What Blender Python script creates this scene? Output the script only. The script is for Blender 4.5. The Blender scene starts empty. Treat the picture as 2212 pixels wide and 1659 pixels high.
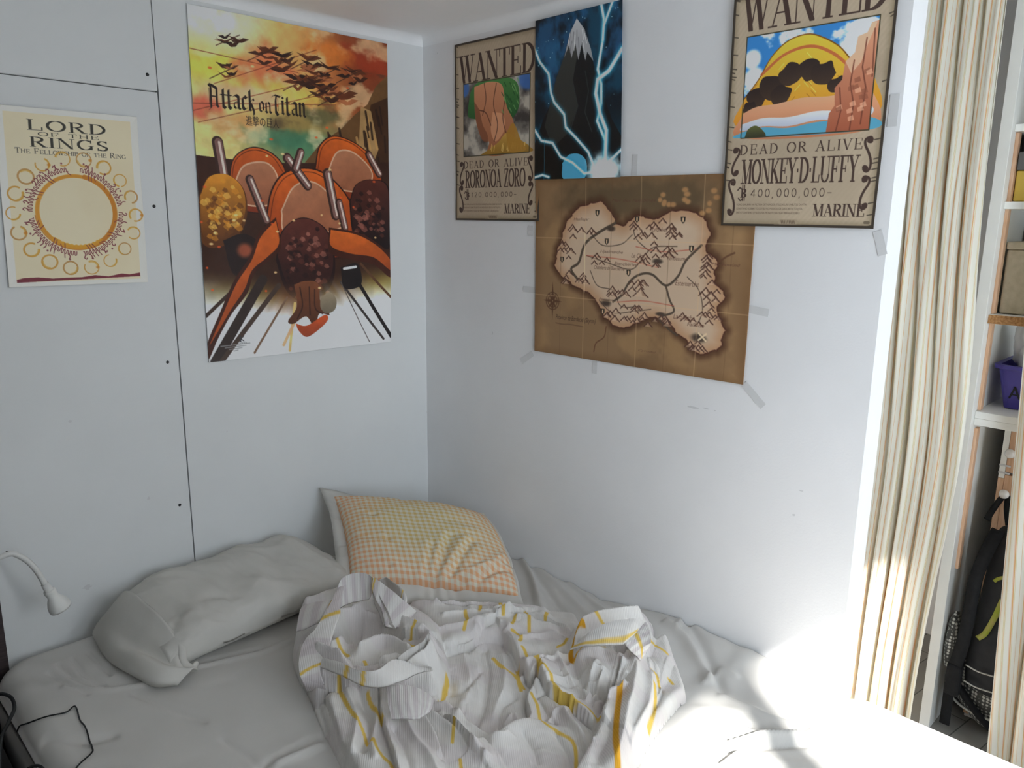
import bpy, bmesh, math
import numpy as np
from mathutils import Vector, Matrix

C = bpy.context.scene.collection
SC = bpy.context.scene
R = math.radians

# ------------------------------------------------------------------ camera
cam_d = bpy.data.cameras.new('camera')
cam_d.sensor_width = 36.0
cam_d.lens = 1671.12 / 2212 * 36.0
cam_d.clip_start = 0.02
cam = bpy.data.objects.new('camera', cam_d)
C.objects.link(cam)
_r, _u, _f = Vector((0.71328, -0.70079, 0.01165)), Vector((0.13752, 0.15623, 0.9781)), Vector((0.68726, 0.69605, -0.2078))
m = Matrix((_r, _u, -_f)).transposed().to_4x4()
m.translation = Vector((-1.6399, -2.08335, 1.64348))
cam.matrix_world = m
SC.camera = cam

# ------------------------------------------------------------------ light
SC.view_settings.view_transform = 'Standard'
SC.view_settings.look = 'None'
SC.view_settings.gamma = 1.0
SC.view_settings.use_curve_mapping = False
SC.view_settings.exposure = 0.0
w = bpy.data.worlds.new('daylight')
SC.world = w
w.use_nodes = True
w.node_tree.nodes['Background'].inputs[0].default_value = (0.80, 0.90, 1.0, 1)
# hazy sky, brightest towards the low sun in the south-west and dim to the south-east
_t = w.node_tree
_tc = _t.nodes.new('ShaderNodeTexCoord')
_dp = _t.nodes.new('ShaderNodeVectorMath')
_dp.operation = 'DOT_PRODUCT'
_dp.inputs[1].default_value = Vector((-0.88, -0.46, 0.10)).normalized()
_mr = _t.nodes.new('ShaderNodeMapRange')
_mr.inputs['From Min'].default_value = 0.25
_mr.inputs['From Max'].default_value = 1.0
_mr.inputs['To Min'].default_value = 0.5
_mr.inputs['To Max'].default_value = 11.6
_t.links.new(_tc.outputs['Generated'], _dp.inputs[0])
_t.links.new(_dp.outputs['Value'], _mr.inputs['Value'])
_t.links.new(_mr.outputs['Result'], _t.nodes['Background'].inputs[1])
sd = bpy.data.lights.new('sun', 'SUN')
sd.energy = 32.0
sd.angle = R(2.2)
sd.color = (1.0, 0.985, 0.955)
sun = bpy.data.objects.new('sun', sd)
C.objects.link(sun)
EL = R(37.0)
sdir = Vector((0.57 * math.cos(EL), 0.82 * math.cos(EL), -math.sin(EL)))
sun.rotation_euler = sdir.to_track_quat('-Z', 'Y').to_euler()
sun.location = (-3, -5, 4)
WX0, WX1, WZ0, WZ1, WY = -1.64, -0.24, 0.95, 2.10, -2.90      # the window in the wall behind the camera
MX0, MX1 = -1.305, -1.185                                      # its mullion
VX0, VX1, VZ0, VZ1 = 0.06, 1.40, 0.12, 2.14                    # a second, unseen window added to brighten the passage
for (a0, a1, b0, b1) in ((WX0, WX1, WZ0, WZ1), (VX0, VX1, VZ0, VZ1)):
    pd = bpy.data.lights.new('window_portal', 'AREA')
    pd.shape = 'RECTANGLE'
    pd.size, pd.size_y = a1 - a0, b1 - b0
    pd.cycles.is_portal = True
    po = bpy.data.objects.new('window_portal', pd)
    C.objects.link(po)
    po.location = ((a0 + a1) / 2, WY - 0.07, (b0 + b1) / 2)
    po.rotation_euler = Vector((0, 1, 0)).to_track_quat('-Z', 'Z').to_euler()
SC.cycles.use_denoising = True
SC.cycles.max_bounces = 12
SC.cycles.diffuse_bounces = 8
SC.cycles.sample_clamp_indirect = 8.0

# ------------------------------------------------------------------ helpers
def s2l(c):
    c = np.asarray(c, float)
    return np.where(c <= 0.04045, c / 12.92, ((c + 0.055) / 1.055) ** 2.4)


def col(r, g, b):
    v = s2l(np.array([r, g, b]) / 255.0)
    return (float(v[0]), float(v[1]), float(v[2]), 1.0)


def newmat(name, base, rough=0.6, spec=0.3, metal=0.0):
    mt = bpy.data.materials.new(name)
    mt.use_nodes = True
    b = mt.node_tree.nodes['Principled BSDF']
    b.inputs['Base Color'].default_value = base
    b.inputs['Roughness'].default_value = rough
    b.inputs['Specular IOR Level'].default_value = spec
    b.inputs['Metallic'].default_value = metal
    return mt


def nd(mt, t, **kw):
    n = mt.node_tree.nodes.new(t)
    for k, v in kw.items():
        setattr(n, k, v)
    return n


def lk(mt, a, b):
    mt.node_tree.links.new(a, b)


def bsdf(mt):
    return mt.node_tree.nodes['Principled BSDF']


def bump(mt, scale, strength, dist=0.001, detail=3.0, coord='Object', node='ShaderNodeTexNoise', stretch=None):
    tc = nd(mt, 'ShaderNodeTexCoord')
    t = nd(mt, node)
    t.inputs['Scale'].default_value = scale
    if 'Detail' in t.inputs:
        t.inputs['Detail'].default_value = detail
    src = tc.outputs[coord]
    if stretch:
        mp = nd(mt, 'ShaderNodeMapping')
        mp.inputs['Scale'].default_value = stretch
        lk(mt, src, mp.inputs['Vector'])
        src = mp.outputs['Vector']
    lk(mt, src, t.inputs['Vector'])
    bp = nd(mt, 'ShaderNodeBump')
    bp.inputs['Strength'].default_value = strength
    bp.inputs['Distance'].default_value = dist
    lk(mt, t.outputs['Fac'] if 'Fac' in t.outputs else t.outputs[0], bp.inputs['Height'])
    lk(mt, bp.outputs['Normal'], bsdf(mt).inputs['Normal'])
    return t


def mottled(name, c1, c2, scale, rough=0.6, spec=0.3, bumps=None, stretch=None):
    mt = newmat(name, c1, rough, spec)
    tc = nd(mt, 'ShaderNodeTexCoord')
    src = tc.outputs['Object']
    if stretch:
        mp = nd(mt, 'ShaderNodeMapping')
        mp.inputs['Scale'].default_value = stretch
        lk(mt, src, mp.inputs['Vector'])
        src = mp.outputs['Vector']
    n = nd(mt, 'ShaderNodeTexNoise')
    n.inputs['Scale'].default_value = scale
    n.inputs['Detail'].default_value = 4
    lk(mt, src, n.inputs['Vector'])
    r = nd(mt, 'ShaderNodeValToRGB')
    r.color_ramp.elements[0].position = 0.35
    r.color_ramp.elements[1].position = 0.68
    r.color_ramp.elements[0].color = c1
    r.color_ramp.elements[1].color = c2
    lk(mt, n.outputs['Fac'], r.inputs['Fac'])
    lk(mt, r.outputs['Color'], bsdf(mt).inputs['Base Color'])
    if bumps:
        bump(mt, *bumps)
    return mt


def link(name, me, mats, parent=None):
    o = bpy.data.objects.new(name, me)
    C.objects.link(o)
    for mt in (mats if isinstance(mats, (list, tuple)) else [mats]):
        me.materials.append(mt)
    if parent is not None:
        o.parent = parent
        o.matrix_parent_inverse = Matrix.Identity(4)
    return o


def tag(o, label, cat, group=None):
    o['label'] = label
    o['category'] = cat
    if group:
        o['group'] = group
    return o


def struct(o):
    o['kind'] = 'structure'
    return o


def empty(name, label, cat, group=None, loc=(0, 0, 0)):
    o = bpy.data.objects.new(name, None)
    C.objects.link(o)
    o.location = loc
    o.empty_display_size = 0.05
    return tag(o, label, cat, group)


def bm_obj(name, bm, mats, parent=None, smooth=False, loc=None):
    """link a bmesh as one object; with loc the mesh is given in world space and re-based on the parent"""
    me = bpy.data.meshes.new(name)
    off = Vector((0, 0, 0))
    if parent is not None:
        off = parent.location + (parent.parent.location if parent.parent else Vector((0, 0, 0)))
        bmesh.ops.translate(bm, verts=bm.verts, vec=-off)
    bmesh.ops.recalc_face_normals(bm, faces=bm.faces)
    bm.to_mesh(me)
    bm.free()
    if smooth:
        me.polygons.foreach_set('use_smooth', [True] * len(me.polygons))
    return link(name, me, mats, parent)


def box(bm, x0, x1, y0, y1, z0, z1, bev=0.0, mi=0):
    g = bmesh.new()
    bmesh.ops.create_cube(g, size=1.0)
    for v in g.verts:
        v.co = Vector((x0 + (v.co.x + .5) * (x1 - x0), y0 + (v.co.y + .5) * (y1 - y0), z0 + (v.co.z + .5) * (z1 - z0)))
    if bev > 0:
        bmesh.ops.bevel(g, geom=list(g.edges), offset=bev, segments=3, affect='EDGES', profile=0.5)
    for f in g.faces:
        f.material_index = mi
    t = bpy.data.meshes.new('tmp')
    g.to_mesh(t)
    g.free()
    bm.from_mesh(t)
    bpy.data.meshes.remove(t)
    return bm


def boxobj(name, dims, mats, parent=None, bev=0.0):
    return bm_obj(name, box(bmesh.new(), *dims, bev), mats, parent, smooth=False)


def crom(P, n):
    """Catmull-Rom through points, n samples per span"""
    P = np.asarray(P, float)
    if len(P) < 3:
        t = np.linspace(0, 1, n + 1)[:, None]
        return P[0] * (1 - t) + P[1] * t
    Q = np.vstack([2 * P[0] - P[1], P, 2 * P[-1] - P[-2]])
    out = []
    for i in range(1, len(Q) - 2):
        p0, p1, p2, p3 = Q[i - 1], Q[i], Q[i + 1], Q[i + 2]
        for k in range(n):
            t = k / n
            out.append(.5 * ((2 * p1) + (-p0 + p2) * t + (2 * p0 - 5 * p1 + 4 * p2 - p3) * t * t + (-p0 + 3 * p1 - 3 * p2 + p3) * t ** 3))
    out.append(P[-1])
    return np.array(out)


def tube(bm, pts, rad, n=10, caps=True, smooth=8):
    P = crom(pts, smooth)
    rads = np.interp(np.linspace(0, 1, len(P)), np.linspace(0, 1, len(rad)), rad) if hasattr(rad, '__len__') else np.full(len(P), rad)
    rings = []
    up = Vector((0.13, 0.21, 0.97))
    for i, p in enumerate(P):
        a = Vector(P[min(i + 1, len(P) - 1)]) - Vector(P[max(i - 1, 0)])
        a.normalize()
        s = a.cross(up)
        if s.length < 1e-3:
            s = a.cross(Vector((1, 0, 0)))
        s.normalize()
        t = s.cross(a)
        rings.append([bm.verts.new(Vector(p) + (s * math.cos(k * 2 * math.pi / n) + t * math.sin(k * 2 * math.pi / n)) * rads[i]) for k in range(n)])
    for a, b in zip(rings[:-1], rings[1:]):
        for k in range(n):
            bm.faces.new((a[k], a[(k + 1) % n], b[(k + 1) % n], b[k]))
    if caps:
        bm.faces.new(rings[0])
        bm.faces.new(list(reversed(rings[-1])))
    return bm


def lathe(bm, prof, origin, axis, n=28):
    """revolve (radius, height) pairs about an axis"""
    axis = Vector(axis).normalized()
    s = axis.orthogonal().normalized()
    t = axis.cross(s)
    o = Vector(origin)
    rings = []
    for r_, h in prof:
        rings.append([bm.verts.new(o + axis * h + (s * math.cos(k * 2 * math.pi / n) + t * math.sin(k * 2 * math.pi / n)) * max(r_, 1e-5)) for k in range(n)])
    for a, b in zip(rings[:-1], rings[1:]):
        for k in range(n):
            bm.faces.new((a[k], a[(k + 1) % n], b[(k + 1) % n], b[k]))
    bmesh.ops.remove_doubles(bm, verts=bm.verts, dist=2e-5)
    return bm


def grid_mesh(name, P, uv=None, colr=None, keep=None, closed_u=False, extra=None):
    """P: (h, w, 3) array of points -> mesh with optional per-vertex uv (h,w,2) and colour (h,w,3, linear)"""
    h, w_ = P.shape[:2]
    idx = np.arange(h * w_).reshape(h, w_)
    a = idx[:-1, :-1]
    q = np.stack([a, idx[:-1, 1:], idx[1:, 1:], idx[1:, :-1]], -1)
    if closed_u:
        e = np.stack([idx[:-1, -1], idx[:-1, 0], idx[1:, 0], idx[1:, -1]], -1)[:, None, :]
        q = np.concatenate([q, e], 1)
    q = q.reshape(-1, 4)
    if keep is not None:
        kf = keep.reshape(-1)
        q = q[kf[q].all(1)]
    V = P.reshape(-1, 3)
    UV = uv.reshape(-1, 2) if uv is not None else None
    CL = colr.reshape(-1, 3) if colr is not None else None
    if extra:
        for (P2, c2) in extra:
            n0 = len(V)
            h2, w2 = P2.shape[:2]
            i2 = np.arange(h2 * w2).reshape(h2, w2) + n0
            q2 = np.stack([i2[:-1, :-1], i2[:-1, 1:], i2[1:, 1:], i2[1:, :-1]], -1).reshape(-1, 4)
            q = np.concatenate([q, q2])
            V = np.concatenate([V, P2.reshape(-1, 3)])
            CL = np.concatenate([CL, c2.reshape(-1, 3)])
    used = np.unique(q)
    if len(used) < len(V):
        rm = np.full(len(V), -1)
        rm[used] = np.arange(len(used))
        q = rm[q]
        V = V[used]
        UV = UV[used] if UV is not None else None
        CL = CL[used] if CL is not None else None
    me = bpy.data.meshes.new(name)
    me.vertices.add(len(V))
    me.vertices.foreach_set('co', np.ascontiguousarray(V, dtype=np.float32).ravel())
    me.loops.add(q.size)
    me.loops.foreach_set('vertex_index', np.ascontiguousarray(q, dtype=np.int32).ravel())
    me.polygons.add(len(q))
    me.polygons.foreach_set('loop_start', np.arange(0, q.size, 4, dtype=np.int32))
    me.polygons.foreach_set('use_smooth', np.ones(len(q), dtype=bool))
    me.update(calc_edges=True)
    if UV is not None:
        l = me.uv_layers.new(name='UVMap')
        l.data.foreach_set('uv', np.ascontiguousarray(UV[q.ravel()], dtype=np.float32).ravel())
    if CL is not None:
        at = me.color_attributes.new('Col', 'FLOAT_COLOR', 'POINT')
        at.data.foreach_set('color', np.concatenate([CL, np.ones((len(CL), 1))], 1).astype(np.float32).ravel())
    me.validate()
    return me


_RS = np.random.RandomState(7)
_LAT = _RS.rand(8, 257, 257)


def vnoise(x, y, seed=0):
    L = _LAT[seed % 8]
    x = np.asarray(x, float) + seed * 13.7
    y = np.asarray(y, float) + seed * 7.3
    xi, yi = np.floor(x).astype(int), np.floor(y).astype(int)
    fx, fy = x - xi, y - yi
    fx, fy = fx * fx * (3 - 2 * fx), fy * fy * (3 - 2 * fy)
    x0, x1, y0, y1 = xi % 256, (xi + 1) % 256, yi % 256, (yi + 1) % 256
    return (L[y0, x0] * (1 - fx) + L[y0, x1] * fx) * (1 - fy) + (L[y1, x0] * (1 - fx) + L[y1, x1] * fx) * fy


def fbm(x, y, seed=0, oct=4):
    s, a, t = 0, .5, 0
    for k in range(oct):
        s = s + a * vnoise(x * 2 ** k, y * 2 ** k, seed + k)
        t += a
        a *= .5
    return s / t


def segdist(X, Y, P):
    """distance from grid points to polyline, and signed side at the nearest segment"""
    best = np.full(X.shape, 1e9)
    side = np.zeros(X.shape)
    for (ax, ay), (bx, by) in zip(P[:-1], P[1:]):
        dx, dy = bx - ax, by - ay
        l2 = dx * dx + dy * dy + 1e-12
        t = np.clip(((X - ax) * dx + (Y - ay) * dy) / l2, 0, 1)
        d = np.hypot(X - ax - t * dx, Y - ay - t * dy)
        c = dx * (Y - ay) - dy * (X - ax)
        u_ = d < best
        best = np.where(u_, d, best)
        side = np.where(u_, np.sign(c), side)
    return best, side


def inpoly(X, Y, P):
    ins = np.zeros(X.shape, bool)
    n = len(P)
    for i in range(n):
        ax, ay = P[i]
        bx, by = P[(i + 1) % n]
        if ay == by:
            continue
        c = ((ay > Y) != (by > Y)) & (X < (bx - ax) * (Y - ay) / (by - ay) + ax)
        ins ^= c
    return ins


def sstep(x, a, b):
    t = np.clip((x - a) / (b - a), 0, 1)
    return t * t * (3 - 2 * t)

# ------------------------------------------------------------------ shape of the heaped blanket and sheet: plan coordinates in metres
OUT=[(-0.7264,-0.3813),(-0.8041,-0.4782),(-0.8433,-0.5662),(-0.8655,-0.6592),(-0.8997,-0.764),(-0.9249,-0.8592),(-0.9475,-0.9417),(-0.9693,-1.0396),(-0.9779,-1.1362),(-0.8553,-1.2953),(-0.7478,-1.3565),(-0.644,-1.3663),(-0.545,-1.3256),(-0.4758,-1.3005),(-0.3839,-1.2759),(-0.2857,-1.257),(-0.2528,-1.2524),(-0.2057,-1.2092),(-0.1654,-1.167),(-0.1298,-1.1297),(-0.111,-1.1032),(-0.1211,-1.0724),(-0.0739,-1.0288),(-0.0666,-0.9589),(-0.1083,-0.9367),(-0.169,-0.9229),(-0.195,-0.8651),(-0.2308,-0.7976),(-0.2909,-0.7168),(-0.3422,-0.6616),(-0.3857,-0.6066),(-0.3989,-0.5331),(-0.4183,-0.4852),(-0.448,-0.4499),(-0.4445,-0.3563),(-0.4964,-0.3156),(-0.5525,-0.2944),(-0.6385,-0.3261),(-0.6839,-0.3261)]
DOMES=[([(-0.8186,-0.5108),(-0.7551,-0.4199),(-0.6919,-0.3562),(-0.6096,-0.3514),(-0.5358,-0.4207),(-0.5101,-0.5341),(-0.5094,-0.6513),(-0.5646,-0.765),(-0.6231,-0.8444),(-0.6834,-0.8855),(-0.7297,-0.8463),(-0.7865,-0.7877),(-0.8471,-0.7349),(-0.8751,-0.6894),(-0.851,-0.6028)],0.085,0.0612),([(-0.3314,-0.9711),(-0.2577,-0.9421),(-0.1437,-0.9634),(-0.1058,-1.0316),(-0.1865,-1.1079),(-0.2792,-1.144),(-0.3833,-1.1701),(-0.4228,-1.1562),(-0.4457,-1.1228),(-0.4033,-1.0525)],0.085,0.0508),([(-0.2975,-1.1047),(-0.2253,-1.1051),(-0.2887,-1.1902),(-0.3965,-1.251),(-0.4822,-1.2933),(-0.5582,-1.3305),(-0.7025,-1.401),(-0.7774,-1.3292),(-0.6262,-1.2656),(-0.5056,-1.2109),(-0.3996,-1.1576)],0.075,0.0523),([(-0.1775,-1.0847),(-0.1182,-1.1054),(-0.1804,-1.1665),(-0.2744,-1.2074),(-0.316,-1.2164),(-0.2871,-1.1705)],0.05,0.0288),([(-0.2083,-1.1672),(-0.1705,-1.1704),(-0.2543,-1.251),(-0.3291,-1.262),(-0.4665,-1.2996),(-0.5463,-1.3244),(-0.5313,-1.3043),(-0.4117,-1.2601)],0.03,0.0155),([(-0.8611,-0.6992),(-0.7795,-0.7765),(-0.7505,-0.9058),(-0.7264,-1.0423),(-0.7372,-1.1423),(-0.797,-1.2355),(-0.966,-1.1333),(-0.9366,-0.9521),(-0.9025,-0.8142)],0.035,0.0408),([(-0.3894,-0.8008),(-0.2487,-0.9118),(-0.367,-1.0434),(-0.4581,-1.1728),(-0.5764,-1.2334),(-0.5534,-1.1254),(-0.487,-0.9935),(-0.444,-0.8897)],0.028,0.0412),([(-0.4616,-0.5103),(-0.3274,-0.6825),(-0.2133,-0.8811),(-0.3056,-0.9491),(-0.3671,-0.8614),(-0.4441,-0.7736),(-0.5393,-0.7429),(-0.4871,-0.6231)],0.035,0.0329),([(-0.704,-1.087),(-0.6381,-1.0863),(-0.5787,-1.1223),(-0.5577,-1.1931),(-0.6079,-1.2656),(-0.7214,-1.323),(-0.8165,-1.232)],0.026,0.0325)]
HOLLOWS=[([(-0.744,-0.5726),(-0.6772,-0.5465),(-0.626,-0.6132),(-0.6319,-0.7015),(-0.6793,-0.7256),(-0.7187,-0.6694),(-0.7604,-0.6354)],-0.055,0.0246),([(-0.3057,-1.0791),(-0.2641,-1.0716),(-0.243,-1.0915),(-0.2864,-1.1267),(-0.3258,-1.1259),(-0.3338,-1.1054)],-0.05,0.0132),([(-0.785,-0.4752),(-0.7194,-0.4631),(-0.7444,-0.4831),(-0.7836,-0.5062)],-0.04,0.0114)]
RIDGES=[([(-0.4618,-0.8016),(-0.5324,-0.8868),(-0.6086,-0.9621),(-0.6855,-1.0103)],0.0103,-0.016),([(-0.5313,-0.8614),(-0.6194,-0.9046),(-0.6457,-0.8797)],0.0076,-0.01),([(-0.5486,-0.9957),(-0.5906,-1.0022),(-0.6469,-1.047)],0.0082,-0.012),([(-0.4502,-0.8558),(-0.5268,-0.9433),(-0.6252,-1.014)],0.0124,0.01),([(-0.5157,-0.7938),(-0.5964,-0.9021),(-0.7015,-0.9845)],0.0124,0.01),([(-0.6311,-1.0515),(-0.5894,-1.037),(-0.6004,-1.0593)],0.0058,0.008),([(-0.6935,-0.96),(-0.6688,-0.9616),(-0.6491,-0.9466)],0.0059,-0.007),([(-0.8055,-0.7519),(-0.8521,-0.8827),(-0.9097,-0.9435)],0.0092,-0.016),([(-0.8277,-0.7308),(-0.8644,-0.8505),(-0.926,-0.9279)],0.0102,0.012),([(-0.7804,-0.7991),(-0.8332,-0.8802),(-0.8846,-0.9302),(-0.9064,-0.9808)],0.0081,0.012),([(-0.7904,-0.9105),(-0.8214,-0.9904),(-0.8338,-1.0501),(-0.8501,-1.105)],0.0096,0.015),([(-0.747,-0.9092),(-0.7465,-0.9933),(-0.7539,-1.0736),(-0.7585,-1.1326)],0.0108,0.018),([(-0.8348,-0.9391),(-0.8635,-1.0235),(-0.8873,-1.0694)],0.0084,-0.012),([(-0.5223,-1.0488),(-0.4876,-1.0654),(-0.427,-1.1345)],0.0051,-0.01),([(-0.505,-1.1016),(-0.4604,-1.1619)],0.005,-0.01),([(-0.4925,-1.0418),(-0.4457,-1.0694),(-0.3995,-1.1253)],0.0072,0.006),([(-0.537,-1.1303),(-0.5631,-1.1978),(-0.5907,-1.2477)],0.0069,0.02),([(-0.5696,-1.1205),(-0.5396,-1.1128),(-0.5132,-1.1314)],0.0058,0.01),([(-0.6449,-1.1199),(-0.6612,-1.1619),(-0.6823,-1.1946)],0.0085,-0.01),([(-0.5972,-1.1653),(-0.6216,-1.2182),(-0.6755,-1.2717)],0.0085,-0.01),([(-0.4138,-1.1372),(-0.4573,-1.1507),(-0.485,-1.152)],0.0051,0.018),([(-0.4128,-1.1623),(-0.4595,-1.1716),(-0.4846,-1.177)],0.0051,0.02),([(-0.4156,-1.1972),(-0.4545,-1.1989),(-0.4752,-1.1992)],0.005,0.02),([(-0.3956,-1.0998),(-0.4417,-1.1181),(-0.4675,-1.1294)],0.0063,0.01),([(-0.3607,-1.0045),(-0.3037,-0.995),(-0.2357,-1.0049),(-0.1626,-1.0426)],0.0143,0.04),([(-0.3934,-1.0499),(-0.3516,-1.0842),(-0.3534,-1.1193)],0.0149,0.015),([(-0.8366,-0.662),(-0.8285,-0.7444),(-0.8003,-0.8092),(-0.7331,-0.8348),(-0.6511,-0.8376)],0.0156,0.035),([(-0.7537,-0.704),(-0.7048,-0.7071),(-0.6883,-0.739),(-0.6883,-0.792)],0.0106,0.035),([(-0.7935,-0.6504),(-0.7557,-0.6397),(-0.7152,-0.6067)],0.0096,0.025),([(-0.6518,-0.5818),(-0.6213,-0.6656),(-0.6114,-0.7621),(-0.6525,-0.831)],0.0149,0.03),([(-0.7241,-0.5383),(-0.6637,-0.5485),(-0.6027,-0.551)],0.0102,0.03),([(-0.8331,-0.5527),(-0.8607,-0.6081),(-0.8844,-0.6744)],0.0098,0.025),([(-0.7366,-0.4316),(-0.6939,-0.4453),(-0.6519,-0.4441)],0.0164,0.035),([(-0.4398,-0.5837),(-0.3886,-0.6387),(-0.3411,-0.6972),(-0.2757,-0.7892),(-0.2259,-0.892)],0.0087,0.014),([(-0.4607,-0.648),(-0.412,-0.6841),(-0.3598,-0.7528),(-0.3217,-0.8336)],0.0085,0.014),([(-0.5133,-0.6931),(-0.4663,-0.7282),(-0.4169,-0.7437),(-0.3455,-0.7728)],0.0094,0.012),([(-0.3444,-0.8058),(-0.3208,-0.8655),(-0.2977,-0.9268)],0.0107,0.016),([(-0.3909,-0.8685),(-0.3381,-0.8977),(-0.319,-0.9655)],0.0092,0.012),([(-0.4559,-0.9329),(-0.4209,-0.9525),(-0.3661,-0.9772)],0.0099,-0.012),([(-0.4828,-0.9596),(-0.4313,-0.9773),(-0.3802,-1.0045)],0.0086,0.014),([(-0.4001,-0.9856),(-0.455,-1.0845),(-0.4762,-1.1557)],0.0066,0.012),([(-0.37,-1.1524),(-0.483,-1.2278),(-0.5931,-1.2804),(-0.6385,-1.3062)],0.0104,-0.012),([(-0.2984,-1.1439),(-0.4334,-1.2319),(-0.5425,-1.2914),(-0.6136,-1.33)],0.0139,0.018),([(-0.3226,-1.2005),(-0.4222,-1.2659),(-0.537,-1.3158)],0.0083,0.012)]
EDGES=[([(-0.8539,-0.687),(-0.8923,-0.803),(-0.9163,-0.8712),(-0.9385,-0.9503),(-0.9632,-1.0454)],1,0.014,0.0309),([(-0.7632,-0.792),(-0.8188,-0.873),(-0.8593,-0.9543),(-0.882,-1.0041),(-0.9209,-1.0859)],1,0.02,0.0287),([(-0.7589,-0.9087),(-0.7717,-0.9794),(-0.8126,-1.0704)],-1,0.014,0.0196),([(-0.7256,-0.9295),(-0.7342,-0.9785),(-0.7474,-1.038),(-0.763,-1.1177)],1,0.02,0.0236),([(-0.6857,-0.9119),(-0.6965,-0.9935),(-0.6954,-1.0777),(-0.6886,-1.0978)],-1,0.03,0.0302),([(-0.554,-0.7519),(-0.4923,-0.7756),(-0.4335,-0.7654)],1,0.022,0.0248),([(-0.4352,-0.7638),(-0.3771,-0.7622),(-0.3367,-0.781),(-0.3019,-0.7976)],1,0.016,0.0211),([(-0.3983,-0.8016),(-0.4369,-0.8825),(-0.4908,-0.9824),(-0.469,-0.9879),(-0.4839,-1.0137),(-0.5089,-1.0683),(-0.5157,-1.1441),(-0.5283,-1.2151)],1,0.03,0.0352),([(-0.3543,-0.7645),(-0.305,-0.8174),(-0.2884,-0.8837),(-0.2761,-0.917)],1,0.014,0.0193),([(-0.6987,-1.0882),(-0.6402,-1.0884),(-0.608,-1.0902),(-0.5805,-1.0783),(-0.5383,-1.0289),(-0.4794,-1.0007)],-1,0.026,0.0279),([(-0.4476,-0.5127),(-0.4296,-0.6104),(-0.3658,-0.6875),(-0.3043,-0.7656),(-0.2576,-0.8557)],-1,0.01,0.0152),([(-0.8211,-0.6559),(-0.8092,-0.7234),(-0.7898,-0.7762),(-0.7319,-0.7815),(-0.6989,-0.7923)],-1,0.02,0.0168),([(-0.8885,-0.6976),(-0.8395,-0.7605),(-0.7949,-0.8005),(-0.7484,-0.821),(-0.6877,-0.825),(-0.6334,-0.8204)],1,0.03,0.0221),([(-0.6804,-0.6337),(-0.6485,-0.6842),(-0.6181,-0.767)],1,0.022,0.0201),([(-0.3926,-1.0294),(-0.3446,-1.0253),(-0.3063,-1.0615),(-0.2907,-1.1203)],-1,0.016,0.0215),([(-0.3387,-1.1354),(-0.4391,-1.184),(-0.5583,-1.2385),(-0.6486,-1.2792),(-0.7376,-1.3253)],1,0.02,0.0212),([(-0.2925,-1.1866),(-0.3251,-1.2283),(-0.4236,-1.2681),(-0.5247,-1.31)],-1,0.016,0.0148)]
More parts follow.
